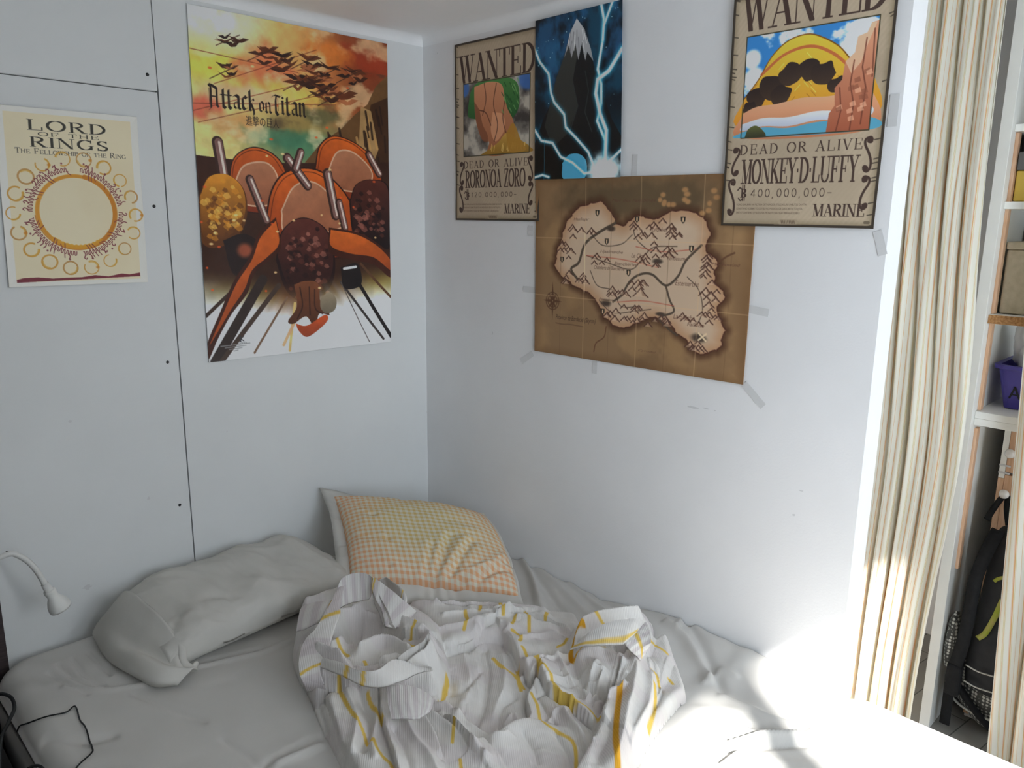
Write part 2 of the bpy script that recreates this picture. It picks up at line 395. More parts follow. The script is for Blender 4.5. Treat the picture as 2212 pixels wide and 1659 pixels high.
STRIPES=[([(-0.5898,-0.4347),(-0.6094,-0.4817),(-0.6303,-0.5279)],0.0048,0),([(-0.6605,-0.4669),(-0.6824,-0.5168)],0.0047,0),([(-0.5681,-0.6276),(-0.585,-0.6729),(-0.5957,-0.7127)],0.0046,0),([(-0.5957,-0.7127),(-0.6158,-0.7279),(-0.6378,-0.735)],0.0044,0),([(-0.7836,-0.608),(-0.7802,-0.6567),(-0.7831,-0.6979)],0.0042,0),([(-0.7457,-0.6867),(-0.7135,-0.677),(-0.6752,-0.7051)],0.0042,0),([(-0.6545,-0.7463),(-0.6406,-0.8071)],0.0042,0),([(-0.7675,-0.7379),(-0.7809,-0.774)],0.0041,0),([(-0.8431,-0.7527),(-0.8654,-0.8358),(-0.8774,-0.8963),(-0.8864,-0.9211),(-0.8835,-0.9297),(-0.8755,-0.9276),(-0.8894,-0.9619),(-0.8951,-0.993),(-0.8946,-1.0148),(-0.9202,-1.0715)],0.0039,0),([(-0.8112,-0.815),(-0.8216,-0.856),(-0.8344,-0.9008)],0.0039,0),([(-0.6236,-0.8566),(-0.6576,-0.8861),(-0.6936,-0.9107)],0.0041,0),([(-0.7322,-1.0103),(-0.7732,-1.05)],0.0037,0),([(-0.79,-1.0932),(-0.8271,-1.1441)],0.0035,0),([(-0.4181,-0.6819),(-0.4403,-0.7164),(-0.4787,-0.746)],0.0047,0),([(-0.3251,-0.7357),(-0.3623,-0.7673)],0.0048,0),([(-0.3657,-0.6837),(-0.3907,-0.7076)],0.0048,0),([(-0.3236,-0.7164),(-0.346,-0.7363)],0.0048,0),([(-0.3479,-0.7971),(-0.3782,-0.816)],0.0047,0),([(-0.3119,-0.7984),(-0.3261,-0.8241),(-0.3627,-0.8615)],0.0047,0),([(-0.2652,-0.8325),(-0.2931,-0.852)],0.0047,0),([(-0.4725,-0.8464),(-0.4915,-0.9033),(-0.4901,-0.9391),(-0.5102,-0.9891)],0.0044,0),([(-0.4677,-0.9258),(-0.4999,-0.9611),(-0.5211,-0.9912)],0.0043,0),([(-0.394,-0.832),(-0.3965,-0.8657),(-0.4216,-0.8859)],0.0045,0),([(-0.4357,-0.9094),(-0.4535,-0.9606),(-0.4534,-0.9843)],0.0043,0),([(-0.4415,-0.964),(-0.4711,-1.0011),(-0.4783,-1.0366),(-0.5051,-1.078),(-0.5113,-1.1065),(-0.5125,-1.1431),(-0.5082,-1.1753),(-0.5144,-1.2114)],0.0042,0),([(-0.5296,-1.0313),(-0.5451,-1.0631),(-0.58,-1.1071),(-0.5891,-1.1341),(-0.5861,-1.1736),(-0.5907,-1.2085),(-0.6284,-1.2472),(-0.6699,-1.2774)],0.004,0),([(-0.3582,-0.9543),(-0.3187,-0.9539)],0.0044,0),([(-0.2214,-1.0458),(-0.2261,-1.0705),(-0.2391,-1.1146)],0.0045,0),([(-0.2747,-0.9866),(-0.2556,-1.0223),(-0.2368,-1.0576)],0.0045,0),([(-0.4003,-1.0422),(-0.3714,-1.0483),(-0.3346,-1.0777)],0.0038,0),([(-0.3406,-1.2239),(-0.3838,-1.2568),(-0.448,-1.2862)],0.0037,0),([(-0.3007,-1.1881),(-0.3215,-1.2276)],0.0038,0),([(-0.1969,-1.11),(-0.1963,-1.159)],0.0041,0),([(-0.2623,-1.2092),(-0.2679,-1.2242)],0.0038,0),([(-0.4174,-1.1886),(-0.4919,-1.2391),(-0.5633,-1.2901),(-0.6404,-1.3568)],0.0065,1),([(-0.3219,-1.0022),(-0.3541,-1.0009),(-0.3807,-1.0155),(-0.388,-1.0417)],0.0061,1)]
RIBBONS=[('hem',[[(-0.7003,-0.5227,0.745),(-0.6595,-0.5054,0.755)],[(-0.7398,-0.5629,0.742),(-0.7274,-0.582,0.74)],[(-0.7869,-0.5983,0.73),(-0.7537,-0.6213,0.735)],[(-0.8201,-0.6184,0.718),(-0.78,-0.6448,0.725)],[(-0.8449,-0.6194,0.705),(-0.8056,-0.6676,0.712)],[(-0.8653,-0.6359,0.695),(-0.8214,-0.6829,0.702)],[(-0.882,-0.6543,0.685),(-0.8368,-0.6941,0.695)],[(-0.8953,-0.677,0.675),(-0.8547,-0.702,0.688)],[(-0.8989,-0.692,0.66),(-0.8663,-0.7167,0.675)],[(-0.8892,-0.6865,0.635),(-0.8667,-0.7345,0.65)],[(-0.8767,-0.671,0.615),(-0.8476,-0.7081,0.615)]]),('arch',[[(-0.703,-0.5269,0.745),(-0.7033,-0.5392,0.7)],[(-0.6898,-0.5261,0.765),(-0.6923,-0.5431,0.705)],[(-0.6712,-0.5332,0.775),(-0.6771,-0.5509,0.71)],[(-0.653,-0.5468,0.78),(-0.6589,-0.5647,0.715)],[(-0.6423,-0.5674,0.78),(-0.6446,-0.5781,0.72)],[(-0.6379,-0.5888,0.775),(-0.6325,-0.5795,0.74)]]),('flap',[[(-0.635,-0.5846,0.775),(-0.6484,-0.5971,0.752)],[(-0.6296,-0.608,0.768),(-0.6539,-0.622,0.735)],[(-0.6231,-0.6372,0.758),(-0.6494,-0.6379,0.715)],[(-0.6145,-0.6628,0.745),(-0.6561,-0.6582,0.695)],[(-0.6027,-0.6838,0.728),(-0.6595,-0.6664,0.685)],[(-0.583,-0.6906,0.705),(-0.6413,-0.6785,0.678)],[(-0.6102,-0.6891,0.69),(-0.6226,-0.683,0.68)]]),('flap2',[[(-0.6484,-0.5971,0.752),(-0.6398,-0.6026,0.756)],[(-0.6263,-0.5726,0.7),(-0.6466,-0.6312,0.742)],[(-0.6395,-0.6151,0.69),(-0.6495,-0.6651,0.722)],[(-0.6556,-0.653,0.678),(-0.648,-0.6809,0.695)],[(-0.6409,-0.6702,0.672),(-0.6401,-0.6844,0.68)]]),('roll',[[(-0.5915,-0.5485,0.74),(-0.5749,-0.5356,0.7)],[(-0.5845,-0.5652,0.75),(-0.5582,-0.5408,0.7)],[(-0.5899,-0.5988,0.755),(-0.569,-0.5759,0.7)],[(-0.5872,-0.6221,0.75),(-0.5694,-0.5999,0.69)],[(-0.5773,-0.6313,0.735),(-0.5807,-0.6227,0.68)],[(-0.5717,-0.6367,0.715),(-0.5918,-0.6412,0.67)],[(-0.5719,-0.6305,0.69),(-0.5964,-0.6433,0.66)]]),('tab',[[(-0.7977,-0.8625,0.682),(-0.8265,-0.9109,0.676),(-0.8411,-0.9435,0.668)],[(-0.7862,-0.8879,0.69),(-0.8153,-0.9336,0.682),(-0.8289,-0.9609,0.67)],[(-0.7736,-0.9063,0.692),(-0.7975,-0.944,0.684),(-0.8147,-0.9785,0.671)],[(-0.7603,-0.9328,0.69),(-0.7808,-0.9621,0.682),(-0.8036,-0.985,0.67)],[(-0.7554,-0.9512,0.686),(-0.7747,-0.9724,0.68),(-0.7923,-0.9855,0.671)],[(-0.7538,-0.9687,0.68),(-0.7648,-0.9779,0.676),(-0.7791,-0.9837,0.671)]]),('cuff',[[(-0.2689,-1.1433,0.74),(-0.3498,-1.1421,0.725)],[(-0.2827,-1.1624,0.738),(-0.353,-1.1513,0.72)],[(-0.2974,-1.1783,0.732),(-0.3513,-1.1606,0.712)],[(-0.312,-1.1894,0.722),(-0.3426,-1.1675,0.7)],[(-0.3191,-1.1829,0.705),(-0.3343,-1.1734,0.69)],[(-0.3198,-1.1767,0.69),(-0.323,-1.1719,0.68)]]),('fold',[[(-0.3868,-1.0538,0.7),(-0.4064,-1.0351,0.68)],[(-0.3851,-1.0679,0.725),(-0.4024,-1.0724,0.705)],[(-0.3615,-1.0883,0.745),(-0.3854,-1.1091,0.715)],[(-0.3327,-1.1117,0.755),(-0.359,-1.1403,0.72)],[(-0.299,-1.132,0.755),(-0.3491,-1.148,0.725)],[(-0.2719,-1.1453,0.742),(-0.314,-1.1507,0.735)]]),('lip',[[(-0.8537,-0.7071,0.7),(-0.8632,-0.7122,0.685)],[(-0.8475,-0.7688,0.715),(-0.8585,-0.7853,0.7)],[(-0.8408,-0.8291,0.72),(-0.8441,-0.8413,0.695)],[(-0.8163,-0.8608,0.725),(-0.8165,-0.8764,0.695)],[(-0.7694,-0.8529,0.725),(-0.7769,-0.8867,0.695)],[(-0.7386,-0.8767,0.715),(-0.7252,-0.8828,0.69)],[(-0.7038,-0.8959,0.7),(-0.692,-0.8889,0.685)]]),('box',[[(-0.7698,-0.4703,0.7),(-0.829,-0.5481,0.69)],[(-0.7576,-0.4948,0.715),(-0.8171,-0.5662,0.7)],[(-0.7393,-0.5252,0.725),(-0.7971,-0.5897,0.715)],[(-0.7237,-0.5465,0.73),(-0.7766,-0.597,0.722)]])]
PUCKERS=[([(-1.1637,-0.1186),(-1.156,-0.2629)],0.0057,-0.005),([(-1.2012,-0.1229),(-1.2012,-0.2123),(-1.1847,-0.2968)],0.0056,-0.005),([(-1.2342,-0.133),(-1.2193,-0.2237),(-1.1981,-0.289)],0.0055,-0.005),([(-1.2583,-0.1503),(-1.2396,-0.2447),(-1.2192,-0.308)],0.0054,-0.004),([(-1.2499,-0.2473),(-1.177,-0.3287),(-1.0981,-0.3639)],0.0073,0.004),([(-1.1442,-0.3792),(-1.1099,-0.4772),(-1.0728,-0.5832)],0.0083,-0.003),([(-1.0219,-0.8106),(-0.935,-0.8212)],0.0082,0.006),([(-0.9919,-0.7923),(-0.9113,-0.7998)],0.0075,-0.004),([(-1.0539,-0.7966),(-0.9467,-0.7863)],0.0081,-0.004),([(-1.0706,-0.6683),(-1.0553,-0.7603),(-1.053,-0.8692)],0.0085,-0.003),([(-1.3267,-0.4043),(-1.2761,-0.4726),(-1.2302,-0.4961)],0.0133,-0.006),([(-0.9926,-0.3699),(-0.8596,-0.4118),(-0.7605,-0.416)],0.0077,0.004),([(-0.9639,-0.3558),(-0.8497,-0.392)],0.0056,-0.003),([(0.0179,-0.4541),(-0.0731,-0.5939),(-0.1628,-0.7079),(-0.206,-0.7577)],0.0119,0.012),([(-0.0027,-0.5055),(-0.0865,-0.6636),(-0.1545,-0.7885)],0.0102,-0.006),([(0.0066,-0.5371),(-0.0683,-0.7203),(-0.1279,-0.866)],0.0116,0.006),([(-0.003,-0.6806),(-0.0639,-0.8378),(-0.0924,-0.9097)],0.0084,0.005),([(0.0006,-0.7849),(-0.0579,-0.9145)],0.0081,-0.004),([(-0.0469,-1.0581),(-0.0693,-1.1294),(-0.1469,-1.2502)],0.011,0.01),([(0.0088,-1.0784),(-0.0722,-1.185),(-0.1599,-1.2886)],0.0111,-0.006),([(-0.0037,-1.1147),(0.0191,-1.1827),(0.0611,-1.2376)],0.0097,0.006),([(-0.0583,-1.0943),(-0.0002,-1.0699),(0.0385,-1.0735)],0.006,0.004),([(-0.1671,-1.244),(-0.1055,-1.2502),(-0.103,-1.2918)],0.0066,0.005),([(-0.1758,-1.298),(-0.1773,-1.4018),(-0.164,-1.4904)],0.0085,0.005),([(-0.2362,-1.3788),(-0.1998,-1.4457),(-0.1786,-1.4973)],0.0071,-0.005),([(-0.3189,-1.4042),(-0.2455,-1.4377),(-0.1857,-1.4905),(-0.1577,-1.5376)],0.0096,0.01),([(-0.3382,-1.4153),(-0.2701,-1.4507),(-0.1875,-1.5214)],0.0086,-0.006),([(-0.3933,-1.4267),(-0.3244,-1.4284)],0.0074,0.008)]
# ------------------------------------------------------------------ room
H = 2.206
def wallmat(name, rgb, big):
    mt = mottled(name, col(*rgb), col(*[min(255, c + 5) for c in rgb]), 3.0, 0.62, 0.25)
    bump(mt, big, 0.16, 0.002, 2.0)
    return mt
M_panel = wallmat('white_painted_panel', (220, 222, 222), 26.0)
M_wall = wallmat('white_wall_paint', (230, 230, 231), 190.0)
M_ceil = wallmat('ceiling_paint', (236, 237, 238), 60.0)
M_dark = newmat('dark_gap', col(52, 48, 44), 0.9, 0.1)
M_screw = newmat('black_screw_head', col(22, 22, 22), 0.4, 0.5)
M_scuff = newmat('grey_scuff', col(212, 212, 213), 0.8, 0.1)
M_white = mottled('white_gloss_paint', col(228, 230, 226), col(222, 223, 219), 9.0, 0.4, 0.4)
M_wood = mottled('raw_pine', col(218, 182, 152), col(202, 160, 126), 6.0, 0.6, 0.3, stretch=(30, 30, 2))

floor_m = newmat('grey_floor_planks', col(120, 118, 114), 0.5, 0.4)
tc = nd(floor_m, 'ShaderNodeTexCoord')
mp = nd(floor_m, 'ShaderNodeMapping')
mp.inputs['Rotation'].default_value = (0, 0, R(8))
bk = nd(floor_m, 'ShaderNodeTexBrick')
bk.inputs['Scale'].default_value = 4.0
bk.inputs['Mortar Size'].default_value = 0.008
bk.inputs['Brick Width'].default_value = 2.6
bk.inputs['Row Height'].default_value = 0.36
bk.inputs['Color1'].default_value = col(150, 147, 141)
bk.inputs['Color2'].default_value = col(136, 133, 128)
bk.inputs['Mortar'].default_value = col(84, 82, 79)
lk(floor_m, tc.outputs['Object'], mp.inputs['Vector'])
lk(floor_m, mp.outputs['Vector'], bk.inputs['Vector'])
lk(floor_m, bk.outputs['Color'], bsdf(floor_m).inputs['Base Color'])

XW, XE, YN = -2.30, 1.62, 0.0
struct(boxobj('floor', (XW - .1, XE + .1, WY - .1, 0.12, -0.1, 0.0), floor_m))
HP = 2.42                                  # the passage beyond the wall is higher
struct(boxobj('ceiling', (XW - .1, 0.075, WY - .1, 0.12, H, HP + 0.1), M_ceil))
struct(boxobj('ceiling_passage', (0.0751, XE + .1, WY - .1, 0.12, HP, HP + 0.1), M_ceil))
SEAM, SEAMZ = -0.8406, 1.945
wl = struct(boxobj('wall_left', (XW - .1, 0.075, 0.014, 0.12, 0, H), M_dark))
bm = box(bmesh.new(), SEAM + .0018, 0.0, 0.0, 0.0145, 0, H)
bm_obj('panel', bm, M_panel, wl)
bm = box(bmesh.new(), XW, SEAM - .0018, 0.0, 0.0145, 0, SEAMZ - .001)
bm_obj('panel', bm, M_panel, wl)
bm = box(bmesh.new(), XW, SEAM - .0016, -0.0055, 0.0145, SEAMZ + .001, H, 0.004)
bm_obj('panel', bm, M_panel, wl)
for (sx, sz) in ((-.865, 1.983), (-.873, 1.666), (-.871, 1.262), (-.870, .860), (-1.283, .846), (-1.72, 1.983), (-1.72, 1.4)):
    y = -0.0055 if sz > SEAMZ else 0.0
    bm = lathe(bmesh.new(), [(0, .0016), (.0022, .0015), (.0038, .0009), (.0046, -.001)], (sx, y, sz), (0, -1, 0), 16)
    bm_obj('screw', bm, M_screw, wl, True)
wr = struct(boxobj('wall_right', (0.0, 0.075, -1.487, 0.014, 0, H), M_wall))


def blotch(parent, pl, a, b, ra, rb, seed):
    n = 14
    bm_ = bmesh.new()
    vs = []
    rs = np.random.RandomState(seed)
    for k in range(n):
        t = 2 * math.pi * k / n
        q = .6 + .6 * rs.rand()
        da, db = math.cos(t) * ra * q, math.sin(t) * rb * q
        vs.append(bm_.verts.new((a + da, -.0006, b + db) if pl == 'Y' else (-.0006, a + da, b + db)))
    bm_.faces.new(vs)
    bm_obj('scuff_mark', bm_, M_scuff, parent)
for i, (pl, a, b, ra, rb) in enumerate((('X', -1.066, 1.191, .016, .003), ('X', -1.104, 1.195, .010, .002), ('X', -1.128, 1.194, .004, .0015),
                                        ('X', -1.348, .988, .004, .003), ('X', -.335, 1.296, .0015, .005), ('X', -.073, 2.15, .002, .003),
                                        ('X', -1.36, 1.05, .006, .0018), ('Y', -1.117, 1.143, .006, .003), ('Y', -.723, 1.043, .002, .003),
                                        ('Y', -.003, .98, .0025, .004), ('Y', -1.12, .70, .012, .007), ('Y', -.95, .9, .004, .005))):
    blotch(wl if pl == 'Y' else wr, pl, a, b, ra, rb, i)

bm = bmesh.new()
box(bm, XW, WX0, WY - .06, WY, 0, H)
box(bm, WX1, VX0, WY - .06, WY, 0, H)
box(bm, VX1, XE, WY - .06, WY, 0, HP)
box(bm, VX0, VX1, WY - .06, WY, 0, VZ0)
box(bm, VX0, VX1, WY - .06, WY, VZ1, HP)
box(bm, WX0, WX1, WY - .06, WY, 0, WZ0)
box(bm, WX0, WX1, WY - .06, WY, WZ1, H)
M_tan = mottled('grey_wall_boards', col(116, 113, 110), col(104, 101, 99), 6, .7, .2, stretch=(8, 8, 1))
struct(bm_obj('wall_back', bm, M_tan))
struct(boxobj('wall_west', (XW - .08, XW, WY - .06, 0.012, 0, H), M_tan))
struct(boxobj('wall_east', (XE, XE + .08, WY - .06, 0.12, 0, HP), M_wall))
struct(boxobj('wall_passage', (0.0755, XE, -1.0, -0.92, 0, HP), M_wall))
win = bpy.data.objects.new('window_1', None)
C.objects.link(win)
struct(win)
bm = bmesh.new()
fw = .02
box(bm, WX0, WX1, WY - .05, WY - .01, WZ1 - fw, WZ1)
box(bm, WX0, WX1, WY - .05, WY - .01, WZ0, WZ0 + fw)
box(bm, WX0, WX0 + fw, WY - .05, WY - .01, WZ0 + fw, WZ1 - fw)
box(bm, WX1 - fw, WX1, WY - .05, WY - .01, WZ0 + fw, WZ1 - fw)
bm_obj('window_frame', bm, M_white, win)
win_added = bpy.data.objects.new('window_added', None)  # out-of-view opening, added for the sky light it lets in
C.objects.link(win_added)
struct(win_added)
bm = bmesh.new()
box(bm, VX0, VX1, WY - .05, WY - .01, VZ1 - fw, VZ1)
box(bm, VX0, VX1, WY - .05, WY - .01, VZ0, VZ0 + fw)
box(bm, VX0, VX0 + fw, WY - .05, WY - .01, VZ0 + fw, VZ1 - fw)
box(bm, VX1 - fw, VX1, WY - .05, WY - .01, VZ0 + fw, VZ1 - fw)
bm_obj('window_frame', bm, M_white, win_added)
# unseen wall added outside to keep the sun off the second window
struct(boxobj('wall_sun_block', (-0.20, -0.12, WY - 1.75, WY - .061, -0.1, 3.6), M_wall))
boxobj('mullion', (MX0, MX1, WY - .05, WY - .01, WZ0 + fw, WZ1 - fw), M_white, win)


def cove(name, pts, nrm):
    """concave fillet between ceiling and wall"""
    r_, n = 0.028, 8
    bm_ = bmesh.new()
    rows = []
    for p in pts:
        row = []
        for k in range(n + 1):
            a = math.pi / 2 * k / n
            d = r_ * (1 - math.sin(a))
            e = r_ * (1 - math.cos(a))
            row.append(bm_.verts.new((p[0] + nrm[0] * d, p[1] + nrm[1] * d, H - e)))
        rows.append(row)
    for k in range(n):
        bm_.faces.new((rows[0][k], rows[0][k + 1], rows[1][k + 1], rows[1][k]))
    return struct(bm_obj(name, bm_, M_ceil, None, True))
cove('trim_1', ((SEAM + .002, 0, 0), (0, 0, 0)), (0, -1))
cove('trim_2', ((0, 0, 0), (0, -1.487, 0)), (-1, 0))

# ------------------------------------------------------------------ poster art: a small rasteriser into per-vertex colours
def hull(pts):
    pts = sorted(set((round(p[0], 6), round(p[1], 6)) for p in pts))
    if len(pts) < 3:
        return pts
    def half(ps):
        o = []
        for p in ps:
            while len(o) > 1 and (o[-1][0] - o[-2][0]) * (p[1] - o[-2][1]) - (o[-1][1] - o[-2][1]) * (p[0] - o[-2][0]) <= 0:
                o.pop()
            o.append(p)
        return o
    a, b = half(pts), half(pts[::-1])
    return a[:-1] + b[:-1]


class Art:
    def __init__(s, w_, h_, base):
        s.w, s.h = w_, h_
        s.a = np.empty((h_, w_, 3))
        s.a[:] = np.array(base, float)
        y, x = np.mgrid[0:h_, 0:w_]
        s.U, s.V = (x + .5) / w_, (y + .5) / h_
        s.asp = h_ / w_

    def put(s, cov, c, sl=None):
        t = s.a if sl is None else s.a[sl]
        t += cov[..., None] * (np.asarray(c, float) - t)

    def fillmask(s, polys, ss=3):
        """polys: list of polygons in (u, v); union coverage"""
        allp = np.array([p for P in polys for p in P])
        x0, y0 = np.floor(allp.min(0) * (s.w, s.h)).astype(int) - 1
        x1, y1 = np.ceil(allp.max(0) * (s.w, s.h)).astype(int) + 1
        x0, y0, x1, y1 = max(x0, 0), max(y0, 0), min(x1, s.w), min(y1, s.h)
        if x1 <= x0 or y1 <= y0:
            return None, None
        mk = np.zeros(((y1 - y0) * ss, (x1 - x0) * ss), bool)
        for P in polys:
            Q = (np.array(P) * (s.w, s.h) - (x0, y0)) * ss
            a0, b0 = np.floor(Q.min(0)).astype(int)
            a1, b1 = np.ceil(Q.max(0)).astype(int) + 1
            a0, b0, a1, b1 = max(a0, 0), max(b0, 0), min(a1, mk.shape[1]), min(b1, mk.shape[0])
            if a1 <= a0 or b1 <= b0:
                continue
            Y, X = np.mgrid[b0:b1, a0:a1]
            mk[b0:b1, a0:a1] |= inpoly(X + .5, Y + .5, Q)
        cov = mk.reshape(y1 - y0, ss, x1 - x0, ss).mean((1, 3))
        return cov, (slice(y0, y1), slice(x0, x1))

    def poly(s, P, c, alpha=1.0, curve=True, shade=None):
        P = list(P)
        if curve and len(P) > 3:
            Q = crom(P + [P[0]], 6)[:-1]
        else:
            Q = P
        cov, sl = s.fillmask([Q])
        if cov is None:
            return
        if shade is not None:      # vertical blend of two printed inks
            vs = s.V[sl]
            ys = [p[1] for p in Q]
            t = np.clip((vs - min(ys)) / (max(ys) - min(ys) + 1e-6), 0, 1)[..., None]
            cc = np.asarray(c, float) * (1 - t) + np.asarray(shade, float) * t
            s.a[sl] += (cov * alpha)[..., None] * (cc - s.a[sl])
        else:
            s.put(cov * alpha, c, sl)

    def line(s, P, wd, c, alpha=1.0, soft=None, smooth=True):
        """wd in units of the poster width"""
        P = crom(P, 6) if (smooth and len(P) > 2) else np.array(P, float)
        soft = soft if soft is not None else 1.0 / s.w
        m_ = wd + soft * 2
        x0, x1 = P[:, 0].min() - m_, P[:, 0].max() + m_
        y0, y1 = P[:, 1].min() - m_ / s.asp, P[:, 1].max() + m_ / s.asp
        a0, a1, b0, b1 = max(int(x0 * s.w), 0), min(int(x1 * s.w) + 2, s.w), max(int(y0 * s.h), 0), min(int(y1 * s.h) + 2, s.h)
        if a1 <= a0 or b1 <= b0:
            return
        sl = (slice(b0, b1), slice(a0, a1))
        d, _ = segdist(s.U[sl], s.V[sl] * s.asp, [(p[0], p[1] * s.asp) for p in P])
        s.put((1 - sstep(d, wd / 2 - soft / 2, wd / 2 + soft)) * alpha, c, sl)

    def blob(s, u, v, ru, rv, c, alpha=1.0, rag=0.0, seed=0):
        d = np.hypot((s.U - u) / ru, (s.V - v) / rv)
        if rag:
            d = d + rag * (fbm(s.U * 14, s.V * 14 * s.asp, seed) - .5) * 2
        s.put((1 - sstep(d, .35, 1.0)) * alpha, c)

    def glyphs(s, polys, bx, c, alpha=1.0):
        """polys in a unit box (y up) stretched into bx = (u0, v0, u1, v1)"""
        if not polys:
            return
        allp = np.array([p for P in polys for p in P])
        lo, hi = allp.min(0), allp.max(0)
        u0, v0, u1, v1 = bx
        Q = [[(u0 + (p[0] - lo[0]) / (hi[0] - lo[0]) * (u1 - u0), v1 - (p[1] - lo[1]) / (hi[1] - lo[1]) * (v1 - v0)) for p in P] for P in polys]
        cov, sl = s.fillmask(Q, 4)
        if cov is not None:
            s.put(cov * alpha, c, sl)


def nib(p, q, n, t):
    v = [(-n / 2, -t / 2), (n / 2, -t / 2), (-n / 2, t / 2), (n / 2, t / 2)]
    return hull([(a[0] + d[0], a[1] + d[1]) for a in (p, q) for d in v])


def pen(pts, wd, ang):
    """broad-nib stroke"""
    dx, dy = math.cos(ang) * wd / 2, math.sin(ang) * wd / 2
    e = wd * .09
    o = []
    for p, q in zip(pts[:-1], pts[1:]):
        o.append(hull([(a[0] + k * dx + j * dy * .15, a[1] + k * dy + j * e) for a in (p, q) for k in (-1, 1) for j in (-1, 1)]))
    return o


def serif(ch, T, t, sans=False):
    """one capital or numeral with thick stems, hairlines and slab serifs; returns width, polygons"""
    o = []
    sw = T * 2.0
    def L(x0, y0, x1, y1, k): o.append(nib((x0, y0), (x1, y1), t + k * (T - t), t))
    def Hh(x0, x1, y): o.append(nib((x0, y), (x1, y), t * .5, t))
    def F(x, y, w2=None):
        if not sans:
            o.append(nib((x - (w2 or sw) / 2, y), (x + (w2 or sw) / 2, y), .01, t))
    def A(cx, cy, rx, ry, a0, a1, k=1.0):
        n = max(6, int(abs(a1 - a0) / 12))
        an = [math.radians(a0 + (a1 - a0) * i / n) for i in range(n + 1)]
        pp = [(cx + rx * math.cos(a), cy + ry * math.sin(a)) for a in an]
        for p, q in zip(pp[:-1], pp[1:]):
            o.append(nib(p, q, t + k * (T - t), t))
    def S(x, y0=0.0, y1=1.0, f=3):
        L(x, y0 + t / 2, x, y1 - t / 2, 1)
        if f & 1:
            F(x, y0 + t / 2)
        if f & 2:
            F(x, y1 - t / 2)
    b, c = t / 2, 1 - t / 2
    m_ = .07 + T / 2
    if ch == 'A': L(.39, c, .09, b, 0); L(.37, c, .68, b, 1); Hh(.2, .56, .33); F(.09, b); F(.68, b); return .78, o
    if ch == 'B': S(m_); A(m_ + .1, .75, .30, .25 - b, -90, 90); A(m_ + .1, .25, .34, .25 - b, -90, 90); Hh(m_, m_ + .1, c); Hh(m_, m_ + .1, .5); Hh(m_, m_ + .1, b); return .66, o
    if ch == 'D': S(m_); A(m_ + .1, .5, .46, .5 - b, -90, 90); Hh(m_, m_ + .12, c); Hh(m_, m_ + .12, b); return .82, o
    if ch in 'EF':
        S(m_); Hh(m_, .6, c); L(.6, .76, .6, c, .12); Hh(m_, .46, .5); L(.47, .4, .47, .6, .1)
        if ch == 'E': Hh(m_, .64, b); L(.64, b, .64, .26, .12)
        return .7, o
    if ch == 'G': A(.42, .5, .34, .5 - b, 50, 330); L(.70, b + .04, .70, .4, .9); F(.68, .4); L(.68, .72, .68, c, .15); return .84, o
    if ch == 'H': S(m_); S(.68); Hh(m_, .68, .5); return .83, o
    if ch == 'I': S(m_); return .14 + T, o
    if ch == 'K': S(m_); L(.14, .36, .66, c, .1); L(.32, .55, .70, b, 1); F(.66, c); F(.70, b); return .8, o
    if ch == 'L': S(m_); Hh(m_, .62, b); L(.62, b, .62, .28, .12); return .68, o
    if ch == 'M': L(.12, b, .12, c, 0); F(.12, b); L(.14, c, .44, b, 1); L(.44, b, .76, c, 0); L(.80, b, .80, c, 1); F(.8, b); F(.8, c); F(.12, c); return .94, o
    if ch == 'N': L(.11, b, .11, c, 0); F(.11, b); F(.11, c); L(.13, c, .68, b, 1); L(.70, b, .70, c, 0); F(.70, c); return .82, o
    if ch == 'O': A(.42, .5, .36, .5 - b, 0, 360); return .84, o
    if ch == 'P': S(m_); A(m_ + .1, .74, .34, .26 - b, -90, 90); Hh(m_, m_ + .12, c); Hh(m_, m_ + .12, .48 + b); return .66, o
    if ch == 'R': S(m_); A(m_ + .1, .74, .34, .26 - b, -90, 90); Hh(m_, m_ + .12, c); Hh(m_, m_ + .12, .48 + b); L(.34, .5, .66, b, 1); F(.68, b); return .77, o
    if ch == 'S': A(.31, .745, .20, .255 - b, 35, 225); A(.31, .255, .21, .255 - b, 45, -145); L(.16, .62, .48, .36, 1); L(.50, .74, .50, c, .1); L(.09, b, .09, .26, .1); return .6, o
    if ch == 'T': S(.36, f=1); Hh(.05, .67, c); L(.05, .74, .05, c, .12); L(.67, .74, .67, c, .12); return .72, o
    if ch == 'U': L(.13, .3, .13, c, 1); F(.13, c); A(.40, .3, .27, .3 - b, 180, 360, .5); L(.67, .3, .67, c, 0); F(.67, c); return .8, o
    if ch == 'V': L(.08, c, .38, b, 1); L(.38, b, .66, c, 0); F(.08, c); F(.66, c); return .74, o
    if ch == 'W': L(.08, c, .30, b, 1); L(.30, b, .50, c, 0); L(.47, c, .70, b, 1); L(.70, b, .92, c, 0); F(.08, c); F(.47, c); F(.92, c); return 1.0, o
    if ch == 'Y': L(.08, c, .37, .45, 1); L(.37, .45, .66, c, 0); S(.37, 0, .48, 1); F(.08, c); F(.66, c); return .74, o
    if ch == 'Z': Hh(.08, .58, c); Hh(.08, .6, b); L(.55, c, .10, b, 1); L(.08, .76, .08, c, .1); L(.6, b, .6, .26, .1); return .67, o
    if ch == '0': A(.33, .5, .25, .5 - b, 0, 360); return .68, o
    if ch == '1': L(.2, b, .2, c, 1); L(.06, .8, .2, c, 0); return .42, o
    if ch == '2': A(.3, .73, .22, .27 - b, 165, -25); L(.5, .62, .08, b, .5); Hh(.08, .56, b); return .66, o
    if ch == '4': L(.44, b, .44, c, 1); L(.44, c, .05, .28, 0); Hh(.05, .6, .28); return .68, o
    if ch == ',': L(.12, .02, .07, -.14, .8); return .34, o
    if ch == '-': Hh(.06, .5, .45); return .6, o
